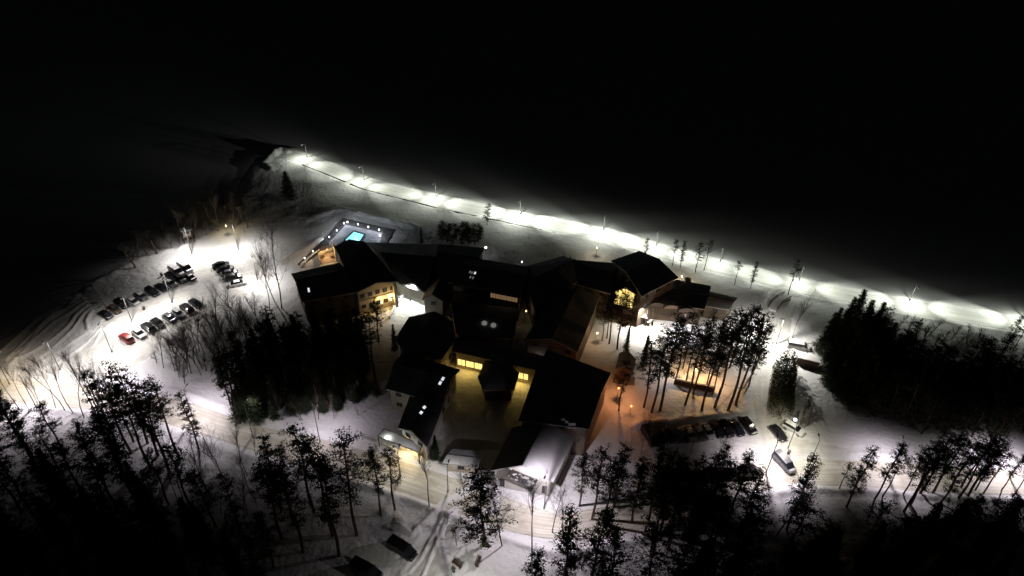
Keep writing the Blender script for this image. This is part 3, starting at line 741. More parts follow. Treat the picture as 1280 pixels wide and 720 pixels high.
# warm open terrace room
q = gp([(398,320),(417,313),(421,327),(401,331)])
cx = sum(p[0] for p in q)/4; cy = sum(p[1] for p in q)/4
t = thing('terrace_room', 'warm lit roofless terrace room between the pool and the left wing', 'terrace', (cx, cy, 0)); q = [(p[0]-cx, p[1]-cy) for p in q]
MB().prism(q, -.3, .16).build('floor', M['deckwood'], t)
mb = MB()
for i, hh in ((0, 1.2), (1, 3.2), (3, 1.2)):
    a, b = q[i], q[(i+1)%4]; L = math.hypot(b[0]-a[0], b[1]-a[1]); mt = Matrix.Translation((a[0], a[1], 0)) @ Matrix.Rotation(math.atan2(b[1]-a[1], b[0]-a[0]), 4, 'Z')
    mb.box(0, L, -.1, .1, -.2, hh+.003*i, mt)
mb.build('wall', M['wall'], t)
pg = MB()
for k in range(5):
    u = .1+.16*k; a = (q[0][0]+(q[1][0]-q[0][0])*u, q[0][1]+(q[1][1]-q[0][1])*u); pg.tube([(*a, .1), (a[0], a[1], 2.8), (a[0]+.3, a[1]-2.2, 2.8)], [.07]*3, 5)
pg.build('pergola', M['wood'], t)
for k, (ux, uy) in enumerate(((-1.2,-.3),(1.2,.2))):
    MB().tube([(ux, uy, .16), (ux, uy, .85)], [.08, .08], 6).tube([(ux, uy, .85), (ux, uy, .92)], [.6, .6], 12).build('table', M['wood'], t)
add_light(t, 'POINT', (.2, .2, 2.6), 650, (1, .66, .32), .2)
MB().tube([(.2,.2,2.75),(.2,.2,2.95)], [.18,.12], 8).build('ceiling_lamp', M['lenswarm'], t)

# ------------------------------------------------------------------ trees
def quads_mesh(name, C, S, mats, mi=None, flatten=.55):
    """many small leaf/needle faces: centres C, sizes S"""
    n = len(C)
    a = rng.normal(size=(n, 3)); a /= np.linalg.norm(a, axis=1)[:, None]
    b = rng.normal(size=(n, 3)); b -= a*(a*b).sum(1)[:, None]; b /= np.linalg.norm(b, axis=1)[:, None]
    a[:, 2] *= flatten; S = np.asarray(S)[:, None]
    asp = rng.uniform(.3, .75, (n, 1))
    V = np.stack([C-a*S-b*S*asp*.3, C-a*S*.1-b*S*asp, C+a*S+b*S*asp*.2, C+a*S*.1+b*S*asp], 1).reshape(-1, 3)
    me = bpy.data.meshes.new(name)
    me.vertices.add(len(V)); me.vertices.foreach_set('co', V.astype(np.float32).ravel())
    me.loops.add(4*n); me.loops.foreach_set('vertex_index', np.arange(4*n, dtype=np.int32))
    me.polygons.add(n); me.polygons.foreach_set('loop_start', np.arange(0, 4*n, 4, dtype=np.int32))
    me.update(calc_edges=True)
    for m in mats: me.materials.append(m)
    return me

def pine_proto(seed, H=20, crown=.45, spread=2.6, dens=1.0):
    r = random.Random(seed); tr = MB()
    ox, oy = r.uniform(-.5, .5), r.uniform(-.5, .5)
    bend = lambda z: (ox*(z/H)**2*1.6+.12*math.sin(z*.5+seed), oy*(z/H)**2*1.6+.12*math.cos(z*.4+seed))
    path = [(*bend(z), z) for z in np.linspace(-.6, H*.97, 12)]
    tr.tube(path, [.24*(1-i/12.5)+.03 for i in range(12)], 7)
    C = []; S = []
    z0 = H*(1-crown); z = z0
    while z < H*.98:
        u = (z-z0)/(H-z0); prof = math.sin(min(1, u*1.15+.18)*math.pi*.86)**.7
        for _ in range(r.choice((1, 2, 2, 3))):
            a = r.uniform(0, 2*math.pi); L = spread*prof*r.uniform(.45, 1.15)
            bx, by = bend(z); p0 = (bx, by, z); up = r.uniform(.05, .6)
            p1 = (bx+math.cos(a)*L*.55, by+math.sin(a)*L*.55, z+L*.3*up); p2 = (bx+math.cos(a)*L, by+math.sin(a)*L, z+L*up*.8)
            tr.tube([p0, p1, p2], [.06, .04, .02], 4, False)
            for q, rad in ((p2, r.uniform(.32, .72)), (p1, r.uniform(.2, .5))):
                if r.random() < .18: continue
                n = int(62*rad*dens)
                c = rng.normal(size=(n, 3))*np.array([rad, rad, rad*.42])*.62+np.array([q[0], q[1], q[2]+.15])
                C.append(c); S += list(rng.uniform(.09, .21, n))
        z += r.uniform(.22, .5)*H/20
    # dead snags below the crown
    for _ in range(7):
        zz = r.uniform(H*.25, z0); a = r.uniform(0, 6.28); L = r.uniform(.5, 1.7); bx, by = bend(zz)
        tr.tube([(bx, by, zz), (bx+math.cos(a)*L, by+math.sin(a)*L, zz+r.uniform(-.2, .3))], [.035, .012], 3, False)
    C.append(rng.normal(size=(60, 3))*np.array([.5,.5,.5])+np.array([*bend(H), H-.3])); S += list(rng.uniform(.1, .25, 60))
    C = np.concatenate(C)
    return tr.mesh('pine_trunk', M['bark']), quads_mesh('pine_crown', C, S, [M['needles']]), H

def spruce_proto(seed, H=18, R=2.8, low=.06):
    r = random.Random(seed); tr = MB(); tr.tube([(0,0,-.5),(0,0,H*.5),(0,0,H*.97)], [.22,.13,.03], 7)
    C = []; S = []; z = H*low
    while z < H*.99:
        u = (z/H); L0 = R*(1-u)**.85*r.uniform(.75, 1.1)
        for k in range(7):
            a = r.uniform(0, 6.28); L = L0*r.uniform(.6, 1.15)
            d = np.array([math.cos(a), math.sin(a), -.28]); p = np.array([0, 0, z])
            n = int(10+22*L); s = rng.uniform(.15, 1, (n, 1))**.8*L
            w = rng.normal(size=(n, 3))*np.array([.22, .22, .09])*(1+.5*L/R)
            C.append(p+d*s+w); S += list(rng.uniform(.09, .22, n))
            tr.tube([tuple(p), tuple(p+d*L*.9)], [.03, .01], 3, False)
        z += r.uniform(.35, .6)
    return tr.mesh('spruce_trunk', M['bark']), quads_mesh('spruce_crown', np.concatenate(C), S, [M['needles2']]), H

def bare_proto(seed, H=16, spread=.42, levels=4, slim=False, start=.28):
    r = random.Random(seed); tr = MB(); tw = MB()
    def branch(p, d, L, rad, lev):
        n = 4 if lev < 2 else 3; path = [p]; dd = d.copy(); q = p.copy()
        for k in range(n):
            dd = (dd+Vector((r.uniform(-.16,.16), r.uniform(-.16,.16), r.uniform(-.03,.14)))).normalized(); q = q+dd*L/n; path.append(q.copy())
        (tr if lev == 0 else tw).tube([tuple(x) for x in path], [rad*(1-.75*i/n) for i in range(n+1)], 7 if lev == 0 else 3, lev == 0)
        if lev >= levels: return
        nb = {0: 20, 1: 6, 2: 5, 3: 4}[lev]
        for k in range(nb):
            u = r.uniform(start if lev == 0 else .15, .98)
            i = min(n-1, int(u*n)); pp = path[i].lerp(path[i+1], u*n-i)
            a = r.uniform(0, 6.28); el = r.uniform(.35, .95) if not slim else r.uniform(.2, .6)
            side = dd.orthogonal().normalized(); side.rotate(Matrix.Rotation(a, 3, dd))
            nd = (d*math.cos(el)+side*math.sin(el)+Vector((0,0,.15))).normalized()
            ll = L*r.uniform(.25, .5)*(1.15-u*.6) if lev == 0 else L*r.uniform(.35, .65)
            branch(pp, nd, ll, rad*(.32 if lev == 0 else .5)*(1.1-u*.5), lev+1)
    branch(Vector((0,0,-.5)), Vector((r.uniform(-.06,.06), r.uniform(-.06,.06), 1)).normalized(), H+.5, .14, 0)
    return tr.mesh('bare_trunk', M['birch']), tw.mesh('bare_twigs', M['birch']), H

PINES = [pine_proto(11, 20, .55, 2.5), pine_proto(12, 20, .64, 2.1, 1.1), pine_proto(13, 20, .46, 2.7), pine_proto(14, 20, .72, 2.4, 1.0), pine_proto(15, 20, .58, 2.8, 1.15), pine_proto(16, 20, .76, 2.1, 1.0), pine_proto(17, 20, .40, 2.5, 1.1), pine_proto(18, 20, .6, 3.0, .95)]
FULLPINE = [pine_proto(21, 16, .82, 3.9, 1.2), pine_proto(22, 16, .86, 3.6, 1.3)]
SPRUCES = [spruce_proto(31), spruce_proto(32, 18, 3.2), spruce_proto(33, 18, 2.4)]
BARES = [bare_proto(41), bare_proto(42), bare_proto(43, levels=4, slim=True), bare_proto(44, slim=True), bare_proto(45), bare_proto(46, slim=True, start=.58), bare_proto(47, slim=True, start=.62), bare_proto(48, slim=True, start=.5)]
BUSH = [bare_proto(51, 4, levels=3), bare_proto(52, 4, levels=3)]

def tree(kind, bx, by, ty=None, h=None, label='', group=None, protos=None, sx=1.0):
    x, y = G(bx, by)
    if h is None: h = height_for(bx, by, ty)
    P = {'pine': PINES, 'full': FULLPINE, 'spruce': SPRUCES, 'bare': BARES, 'bush': BUSH}[kind]
    a, b, H = random.choice(P) if protos is None else P[protos % len(P)]
    nm, cat, c1, c2 = {'pine': ('pine_tree', 'pine', 'trunk', 'crown'), 'full': ('pine_tree', 'pine', 'trunk', 'crown'), 'spruce': ('spruce_tree', 'spruce', 'trunk', 'crown'),
               'bare': ('bare_tree', 'tree', 'trunk', 'branches'), 'bush': ('bare_shrub', 'shrub', 'stem', 'twigs')}[kind]
    s = h/H
    t = thing(nm, label, cat, (x, y, zat(x, y)), random.uniform(0, 6.28), group)
    w = s*sx*random.uniform(.92, 1.08)
    if kind in ('pine', 'bare') and s > 1.15: w = (1.15+(s-1.15)*.4)*sx
    t.scale = (w, w, s)
    put(c1, a, t); put(c2, b, t)
    return t

# --- single trees one can tell apart (foot x, foot y, top y)
NT = [
 ('spruce',362,249,213,'dark dense conifer beside the left end of the promenade'),
 ('full',609,281,254,'lone small dark tree on the snow below the promenade'),
 ('spruce',527,305,284,'little dark conifer left of the thicket'),
 ('spruce',712,333,320,'tiny conifer poking up behind the middle roofs'),
 ('pine',249,560,492,'small forked pine alone before the bright street at left'),
 ('pine',392,640,532,'tallest pine of the group left of the driveway, left front'),
 ('pine',415,668,545,'second tall pine of the group left of the driveway'),
 ('pine',445,668,545,'tall pine with a long bare trunk, middle of the driveway group'),
 ('pine',424,695,572,'nearest pine of the driveway group, long pale trunk'),
 ('pine',477,645,562,'pine with open crown, second from the right in the driveway group'),
 ('pine',493,638,560,'rightmost pine of the driveway group, below the canopy lamp'),
 ('pine',352,640,546,'small-crowned pine at the left end of the driveway group'),
 ('pine',366,650,560,'thin pine behind the left end of the driveway group'),
 ('pine',352,672,570,'dark pine low in the driveway group'),
 ('pine',380,690,590,'dark pine in front of the driveway group'),
 ('bare',537,636,572,'leafless birch right of the entrance canopy'),
 ('bare',582,624,585,'short leafless tree above the big round pine'),
 ('full',604,683,602,'big round-crowned pine standing alone right of the driveway tracks'),
 ('bare',628,682,615,'leafless tree right of the big round-crowned pine'),
 ('bare',665,700,618,'thin curved leafless trunk in front of the glaring street lamp'),
 ('bare',690,665,612,'thin leafless tree just right of the glaring street lamp'),
 ('bare',704,668,616,'leafless tree behind the front pine pair'),
 ('pine',703,745,640,'left pine of the pair at the bottom middle'),
 ('pine',736,740,636,'right pine of the pair at the bottom middle'),
 ('pine',664,780,692,'low dark crown cut by the bottom edge, left of the pine pair'),
 ('pine',755,760,668,'dark crown right of the pine pair at the bottom'),
 ('pine',724,634,566,'pine whose trunk throws the first long shadow right of the glaring lamp'),
 ('pine',741,649,562,'pine whose trunk throws the second long shadow'),
 ('pine',755,657,572,'leaning pine whose trunk throws the third long shadow'),
 ('pine',767,634,556,'dense pine behind the long shadows'),
 ('pine',984,660,572,'tall open pine leaning right, below the parked grey van'),
 ('bare',968,672,597,'thin leafless trunk left of the tall open pine'),
 ('pine',1057,634,560,'pine leaning right on the lower street, first right of the junction'),
 ('pine',1048,612,578,'small pine left of the leaning pine by the lower street'),
 ('pine',1093,625,555,'pine leaning right on the lower street, second right of the junction'),
 ('pine',1103,622,570,'slim pine behind the second leaning pine'),
 ('pine',1128,620,567,'pine leaning right on the lower street, third right of the junction'),
 ('pine',1219,612,560,'pine at the right end of the lower street, leftmost of four'),
 ('pine',1229,616,562,'pine at the right end of the lower street, second of four'),
 ('pine',1252,612,568,'pine at the right end of the lower street, third of four'),
 ('pine',1266,620,578,'pine at the right edge of the photo beside the lower street'),
 ('pine',752,427,372,'thin pine at the left side of the pine court'),
 ('pine',758,423,370,'thin pine behind the leftmost one in the pine court'),
 ('pine',761,430,368,'bare-trunked pine left of the golden gable'),
 ('pine',771,436,364,'dark pine standing in front of the golden gable'),
 ('pine',783,436,372,'pine partly hiding the right half of the golden gable'),
 ('spruce',782,440,408,'narrow dark conifer in the middle of the bright court'),
 ('spruce',803,462,420,'feathery conifer right of the timber cabin'),
 ('pine',805,510,430,'slim-trunked pine in the court, left of three'),
 ('pine',815,517,415,'slim-trunked pine in the court, middle of three'),
 ('pine',824,514,398,'slim-trunked pine in the court, right of three'),
 ('pine',857,506,420,'tall pine in front of the warm lamps, left one'),
 ('pine',877,513,412,'tall pine in front of the warm lamps, middle one'),
 ('pine',894,510,390,'tall pine in front of the warm lamps, right one'),
 ('pine',910,515,388,'right-leaning pine at the edge of the lane, left of two'),
 ('pine',920,506,398,'right-leaning pine at the edge of the lane, right of two'),
 ('pine',773,514,452,'thin pine in the orange glow beside the hall'),
 ('bare',988,430,376,'slim curved tree beside the pale parked pickup'),
 ('pine',985,368,325,'leaning pine around the promenade lamp at right'),
 ('bare',352,386,292,'tall leafless tree left of the hotel, nearest the roof'),
 ('bare',337,388,326,'leafless tree between the cars and the hotel, front one'),
 ('bare',344,378,310,'leafless tree between the cars and the hotel, back one'),
 ('pine',300,528,436,'pine with bare trunk at the lower left corner of the central wood'),
 ('pine',474,428,372,'dark pine in front of the orange facade'),
 ('pine',436,424,378,'dark pine at the left end of the orange facade'),
 ('spruce',494,440,405,'small dark tree below the entrance yard'),
 ('bare',320,570,540,'small leafless tree in the clearing left of the driveway pines'),
 ('spruce',545,575,545,'dark evergreen shrub right of the entrance canopy'),
 ('pine',840,333,300,'twisty pine on the shore behind the roofs, left one'),
 ('pine',850,335,302,'twisty pine on the shore behind the roofs, second'),
 ('pine',869,341,303,'twisty pine on the shore behind the roofs, third'),
 ('pine',880,338,300,'twisty pine on the shore behind the roofs, right one'),
 ('pine',806,325,297,'dark treetop over the promenade behind the tall roof'),
 ('pine',918,356,326,'dark treetop over the promenade, left of two near the annex'),
 ('pine',938,360,327,'dark treetop over the promenade, right of two near the annex'),
]
for k, bx, by, ty, lb in NT: tree(k, bx, by, ty, label=lb, sx=1.12 if 'big round' in lb and k == 'full' else 2.3 if 'left end of the promenade' in lb else 1.0)
# tall bare trees at the far left
for i, (bx, by, ty) in enumerate([(26,514,464),(38,516,470),(52,514,476),(70,512,458),(82,514,455),(92,517,454),(118,512,447),(124,517,459),(138,519,457),(60,520,472),(105,522,462),(150,522,470),(10,520,480)]):
    tree('bare', bx, by, ty, label='tall thin leafless tree in the row before the lit snowfield at the far left', group='leafless row at the far left', protos=5+i % 3)

def scatter(kind, poly, n, hr, label, group, mind=2.2, sx=1.0):
    P = gp(poly); xs_ = [p[0] for p in P]; ys_ = [p[1] for p in P]; got = []; tries = 0
    while len(got) < n and tries < n*60:
        tries += 1; x = random.uniform(min(xs_), max(xs_)); y = random.uniform(min(ys_), max(ys_))
        if not inside(np.array([x]), np.array([y]), P)[0]: continue
        if any((x-a)**2+(y-b)**2 < mind*mind for a, b in got): continue
        got.append((x, y)); px, py = PR(x, y, 0)
        tree(kind, px, py, h=random.uniform(*hr), label=label, group=group, sx=sx)

scatter('bare', [(194,462),(222,442),(255,425),(295,412),(335,408),(322,442),(285,465),(232,484)], 32, (9,14), 'leafless tree in the grey thicket below the left car park', 'thicket below the left car park', 2.0)
scatter('bush', [(192,452),(232,480),(300,450),(330,405),(250,412)], 20, (3,6), 'leafless shrub at the foot of the grey thicket by the car park', 'thicket shrubs', 1.5)
scatter('pine', [(285,505),(310,470),(360,450),(430,446),(480,450),(478,478),(440,510),(390,520),(330,526),(300,524)], 28, (13,18), 'dark pine in the unlit wood left of the complex', 'unlit wood left of the complex', 2.6, 1.15)
scatter('spruce', [(300,500),(340,505),(440,500),(470,480),(476,492),(430,520),(340,528),(300,526)], 16, (5,9), 'low dark spruce along the near edge of the unlit left wood', 'low spruces of the unlit left wood', 2.5, 1.6)
scatter('spruce', [(310,470),(350,450),(440,440),(476,455),(450,505),(350,515),(300,505)], 26, (9,16), 'dark spruce inside the unlit wood left of the complex', 'spruces of the unlit left wood', 3.0, 1.3)
scatter('pine', [(145,575),(200,610),(262,640),(310,660),(345,700),(340,780),(-60,780),(-60,575),(60,570)], 60, (13,19), 'dark pine in the forest at the lower left', 'forest at the lower left', 3.6, 1.15)
scatter('spruce', [(-40,620),(180,640),(330,710),(330,800),(-60,800)], 22, (12,17), 'dark spruce in the forest at the lower left', 'spruces at the lower left', 4.0, 1.3)
scatter('pine', [(148,540),(235,570),(220,600),(150,575)], 9, (17,21), 'crowded pine at the upper right corner of the lower left forest', 'corner of the lower left forest', 2.2)
scatter('bare', [(215,560),(300,580),(345,640),(300,680),(210,620)], 12, (9,14), 'thin leafless tree among the lower left pines', 'leafless trees among the lower left pines', 2.0)
scatter('pine', [(790,625),(900,615),(925,640),(940,680),(880,700),(800,690),(770,650)], 24, (13,17), 'dark pine in the clump right of the long shadows', 'clump right of the long shadows', 2.8, 1.15)
scatter('pine', [(860,715),(1000,705),(1130,690),(1290,675),(1400,800),(780,820),(800,740)], 40, (14,19), 'dark pine in the forest at the lower right', 'forest at the lower right', 4.2, 1.2)
scatter('spruce', [(860,725),(1000,700),(1290,665),(1400,800),(800,820)], 26, (11,16), 'dark spruce in the forest at the lower right', 'spruces at the lower right', 5.0, 1.4)
scatter('pine', [(1145,606),(1200,605),(1215,625),(1150,632),(1130,640)], 10, (13,17), 'dense pine by the lower street between the leaning ones', 'dense pines by the lower street', 2.2, 1.1)
scatter('full', [(1080,430),(1120,455),(1180,466),(1240,476),(1330,495),(1330,560),(1150,548),(1090,530),(1050,505),(1050,440)], 64, (8,13), 'broad dark tree in the unlit wood at the right', 'broad trees of the unlit right wood', 3.0, 1.25)
scatter('spruce', [(1022,425),(1060,412),(1088,430),(1110,480),(1090,520),(1035,490)], 26, (10,16), 'dark spruce in the unlit wood at the right', 'unlit wood at the right', 3.2, 1.4)
scatter('pine', [(1050,430),(1120,462),(1330,500),(1330,550),(1150,535),(1050,480)], 22, (12,16), 'dark pine in the unlit wood at the right', 'pines of the unlit right wood', 4, 1.2)
scatter('pine', [(832,462),(900,450),(948,456),(935,492),(880,496),(840,485)], 17, (13,18), 'pine with dense crown in the lamp-lit court', 'dense pines of the lamp-lit court', 2.6, 1.05)
scatter('pine', [(1238,432),(1300,440),(1300,456),(1240,448)], 5, (9,12), 'pine crown at the right edge below the promenade', 'pines at the right edge below the promenade', 2.5)
scatter('full', [(546,301),(556,292),(600,293),(604,304),(575,312)], 22, (3.6,5.2), 'dark bush of the rounded thicket above the roofs', 'rounded thicket above the roofs', 1.3, 1.5)
scatter('bush', [(170,335),(225,308),(265,290),(310,285),(310,270),(240,275),(170,312)], 26, (3,7), 'leafless shrub on the shore behind the left car park', 'shrubs on the shore behind the left car park', 3)
scatter('bare', [(205,318),(270,290),(330,292),(320,270),(230,280)], 7, (6,9), 'small leafless tree on the shore behind the left car park', 'shore trees behind the left car park', 4)
scatter('bush', [(985,520),(1015,505),(1022,535),(990,540)], 12, (1.5,3), 'snow-dusted shrub below the thuja hedge', 'shrubs below the thuja hedge', 1.0)
scatter('bush', [(1100,405),(1200,425),(1230,432),(1200,440),(1110,420)], 16, (3,5), 'leafless shrub along the upper edge of the right wood', 'shrubs along the right wood', 2)
scatter('bush', [(540,640),(600,655),(600,690),(560,690)], 6, (1.5,3), 'low leafless shrub beside the driveway tracks', 'shrubs beside the driveway', 2)
scatter('bare', [(800,545),(900,570),(900,590),(800,590)], 5, (7,10), 'thin leafless tree between the parked cars and the pines', 'leafless trees by the car row', 3)

scatter('bare', [(262,470),(300,440),(340,425),(350,450),(300,480),(280,500)], 16, (10,14), 'leafless tree at the left flank of the unlit left wood', 'leafless flank of the left wood', 2.0)
scatter('bare', [(330,528),(440,510),(470,515),(400,532)], 7, (6,10), 'leafless tree along the near edge of the unlit left wood', 'leafless near edge of the left wood', 3.0)

# tall thuja hedge: one clipped row, crown of leaf clumps over stems
hp = gp([(981,462),(976,492),(975,520)]); 
t = thing('thuja_hedge', 'tall dark thuja hedge with a lamp-lit yellow-green tip', 'hedge', (hp[0][0], hp[0][1], 0))
C = []; S = []
for (x0, y0), (x1, y1) in zip(hp, hp[1:]):
    L = math.hypot(x1-x0, y1-y0); n = int(L/1.1)
    for k in range(n):
        x = x0+(x1-x0)*k/n-hp[0][0]; y = y0+(y1-y0)*k/n-hp[0][1]; hh = 5.2+random.uniform(-.4, .5); m = 950
        z = rng.uniform(0, 1, m); r = (2.7*(1-z**2.2*.75)+.1)*np.sqrt(rng.uniform(.45, 1, m)); a = rng.uniform(0, 6.28, m)
        C.append(np.stack([x+np.cos(a)*r, y+np.sin(a)*r, z*hh+.1], 1)); S += list(rng.uniform(.1, .24, m))
put('foliage', quads_mesh('thuja_foliage', np.concatenate(C), S, [M['thuja']]), t)
mb = MB()
for x, y in hp: mb.tube([(x-hp[0][0], y-hp[0][1], -.3), (x-hp[0][0], y-hp[0][1], 3.5)], [.12, .05], 6)
mb.build('stems', M['bark'], t)

# ------------------------------------------------------------------ cars
CM = {}
def loft(stations, mb):
    """stations: (x, halfw_bottom, halfw_top, zb, zt)"""
    n0 = len(mb.v)
    for (x, wb, wt, zb, zt) in stations:
        zm = zb+(zt-zb)*.55
        mb.v += [(x,-wb*.96,zb),(x,-wb,zm),(x,-wt,zt-.03),(x,-wt*.86,zt),(x,wt*.86,zt),(x,wt,zt-.03),(x,wb,zm),(x,wb*.96,zb)]
    k = 8
    for i in range(len(stations)-1):
        a = n0+i*k; b = a+k
        for j in range(k): mb.f.append((a+j, a+(j+1)%k, b+(j+1)%k, b+j)); mb.m.append(0)
    mb.f.append(tuple(range(n0, n0+k))); mb.f.append(tuple(range(n0+(len(stations)-1)*k, n0+len(stations)*k))[::-1]); mb.m += [0, 0]
    return mb
SHAPES = {
 'sedan': dict(L=4.5, body=[(-2.25,.70,.66,.38,.72),(-2.1,.86,.80,.25,.90),(-1.3,.90,.84,.22,.96),(0,.90,.85,.22,.95),(1.1,.90,.84,.22,.92),(1.9,.86,.78,.25,.80),(2.22,.68,.62,.36,.66)],
     cab=[(-1.75,.72,.66,.90,.96),(-1.0,.76,.60,.92,1.38),(-.2,.77,.62,.92,1.44),(.5,.76,.60,.92,1.38),(1.25,.72,.66,.88,.93)], roof=(-1.0,.48,.58,1.405)),
 'suv': dict(L=4.6, body=[(-2.28,.76,.72,.42,1.0),(-2.15,.90,.84,.30,1.08),(-1.2,.93,.88,.28,1.10),(0,.93,.88,.28,1.08),(1.2,.93,.86,.28,1.05),(2.0,.90,.82,.30,.98),(2.28,.74,.68,.42,.82)],
     cab=[(-2.15,.78,.72,1.06,1.12),(-1.85,.80,.66,1.06,1.62),(-.2,.81,.68,1.06,1.70),(.55,.80,.66,1.04,1.62),(1.25,.76,.70,1.0,1.06)], roof=(-1.8,.5,.62,1.655)),
 'van': dict(L=5.2, body=[(-2.6,.88,.84,.40,1.1),(-2.5,.96,.92,.30,1.2),(0,.98,.94,.28,1.2),(1.6,.98,.92,.28,1.15),(2.35,.92,.84,.30,1.02),(2.6,.78,.70,.42,.88)],
     cab=[(-2.52,.90,.84,1.18,1.25),(-2.4,.92,.80,1.18,1.9),(0,.93,.82,1.18,1.98),(1.1,.92,.80,1.14,1.9),(1.95,.84,.78,1.08,1.12)], roof=(-2.38,1.05,.78,1.94)),
}
def car_mesh(shape, paint):
    key = (shape, paint)
    if key in CM: return CM[key]
    s = SHAPES[shape]
    body = loft(s['body'], MB()).mesh('car_body', M['car_'+paint])
    cab = loft(s['cab'], MB()).mesh('car_cabin', M['carglass'])
    x0, x1, w, z = s['roof']; rf = MB()
    for i in range(4):
        xa = x0+(x1-x0)*i/4; xb = x0+(x1-x0)*(i+1)/4
        za = z+.06*math.sin(math.pi*(i)/4); zb = z+.06*math.sin(math.pi*(i+1)/4)
        n = len(rf.v); rf.v += [(xa,-w,za-.02),(xb,-w,zb-.02),(xb,w,zb-.02),(xa,w,za-.02),(xa,-w*.9,za+.035),(xb,-w*.9,zb+.035),(xb,w*.9,zb+.035),(xa,w*.9,za+.035)]
        for f in ((4,5,6,7),(0,1,5,4),(2,3,7,6),(3,0,4,7),(1,2,6,5)): rf.f.append(tuple(n+q for q in f)); rf.m.append(0)
    roof = rf.mesh('car_roof', M['car_'+paint]); roofs = rf.mesh('car_roof_snow', M['carsnow'])
    L = s['L']; wd = s['body'][2][1]
    wh = MB().tube([(0,-.11,0),(0,-.1,0),(0,.1,0),(0,.11,0)], [.27,.33,.33,.27], 14).mesh('tyre', M['tyre'])
    rm = MB().tube([(0,-.118,0),(0,.118,0)], [.19,.19], 10).mesh('rim', M['rim'])
    zf = s['body'][-2][4]-.16
    hl = MB().box(-.12,.06,-.17,.17,-.07,.07).mesh('headlight', M['headl']); tl = MB().box(-.05,.08,-.16,.16,-.08,.08).mesh('tail_light', M['taill'])
    mr = MB().box(-.08,.08,-.1,.1,-.06,.08).mesh('mirror', M['car_'+paint])
    gr = MB().box(-.03,.05,-.4,.4,-.09,.09).mesh('grille', M['plastic'])
    CM[key] = (s, body, cab, roof, roofs, wh, rm, hl, tl, mr, gr, wd, zf); return CM[key]
def car(px, py, d, shape, paint, label, group=None, snow=False, flip=False, z=None, cat='car', scale=1.0):
    x, y = G(px, py); x1, y1 = G(px+d[0], py+d[1]); rz = math.atan2(y1-y, x1-x)+(math.pi if flip else 0)
    s, body, cab, roof, roofs, wh, rm, hl, tl, mr, gr, wd, zf = car_mesh(shape, paint)
    t = thing('parked_car' if cat == 'car' else 'parked_van', label, cat, (x, y, -.09 if z is None else z), rz, group)
    t.scale = (scale,)*3
    put('body', body, t); put('cabin_window', cab, t); put('roof', roofs if snow else roof, t)
    L = s['L']
    for sx in (1, -1):
        for sy in (1, -1):
            w = put('wheel', wh, t, (sx*L*.30, sy*(wd-.10), .33)); put('rim', rm, w)
            put('headlight' if sx > 0 else 'tail_light', hl if sx > 0 else tl, t, (sx*(L/2-.13), sy*.56*wd/.9, zf if sx > 0 else zf+.08))
    for sy in (1, -1): put('mirror', mr, t, (L*.17, sy*(wd+.08), s['cab'][1][3]+.08))
    put('grille', gr, t, (L/2-.06, 0, zf-.12))
    return t
ORD = ['first','second','third','fourth','fifth','sixth','seventh','eighth','ninth','tenth','eleventh','twelfth']
far = [(132.5,395,'black','sedan'),(143.7,388.5,'brown','sedan'),(153,382,'black','suv'),(165.5,378,'silver','sedan'),(177,372,'grey','sedan'),(191,367,'black','suv'),(202,361,'black','sedan'),(213,356,'grey','sedan'),(225,351,'black','suv'),(237,348,'black','sedan')]
for i, (x, y, p, s) in enumerate(far): car(x, y, (13,7.5), s, p, f'{p} parked car, {ORD[i]} from the left in the far row of the left car park', 'cars in the far row of the left car park', snow=(i in (3, 4, 7)), flip=i % 3 == 0)
car(221, 341.5, (12,8), 'van', 'white', 'white van with snowy roof behind the far row, left of two', 'vans behind the far row', True, cat='van')
car(232, 337, (12,8), 'van', 'silver', 'pale van with snowy roof behind the far row, right of two', 'vans behind the far row', True, cat='van')
near = [(159,425,'red','suv'),(174,418.5,'white','sedan'),(186,411.5,'black','suv'),(198,405.5,'black','sedan'),(211.7,398.5,'grey','sedan'),(223,393.5,'silver','sedan'),(234,387.5,'black','suv'),(245,381,'black','sedan')]
for i, (x, y, p, s) in enumerate(near): car(x, y, (14,10), s, p, f'{p} parked car, {ORD[i]} from the left in the near row of the left car park', 'cars in the near row of the left car park', snow=(i in (1, 5)), flip=i % 2 == 0)
grp = [(276.5,333,'black','sedan'),(282,338,'black','sedan'),(287,343,'grey','sedan'),(292,349,'black','suv'),(298,356,'silver','sedan')]
for i, (x, y, p, s) in enumerate(grp): car(x, y, (17,-3.5), s, p, f'{p} car, {ORD[i]} from the top in the short stack of cars by the bare trees', 'short stack of cars in the left car park', snow=i == 4)
row = [(812,548,'black','van',(8,13)),(823,547,'black','sedan',(8,13)),(833,546,'black','sedan',(8,13)),(843,545.5,'blue','suv',(8,13)),(852,545,'black','sedan',(8,13)),(862,544,'silver','sedan',(7,13)),(873,542.5,'grey','sedan',(8,13)),(884,541,'white','sedan',(8,13)),(896,539,'black','sedan',(9,13)),(907,538,'black','suv',(10,14)),(920.5,537,'black','sedan',(11,14)),(935,535,'black','suv',(12,15))]
for i, (x, y, p, s, d) in enumerate(row): car(x, y, d, s, p, f'{p} vehicle, {ORD[i]} from the left in the row below the pine court', 'row of vehicles below the pine court', snow=p in ('silver', 'white', 'grey'), flip=False)
car(972.5, 543, (12,14), 'sedan', 'black', 'black car with a snow-dusted hood alone in the lane below the hedge', flip=False)
car(979, 581, (15,16), 'van', 'grey', 'grey van parked on the open junction above the leaning pine', cat='van')
car(997, 435, (24,4), 'van', 'white', 'pale pickup-like van beside the hedge tip and the curved tree', cat='van', snow=True)
car(991, 538, (14,8), 'suv', 'white', 'white vehicle lit by its own work lamp at the crossing')
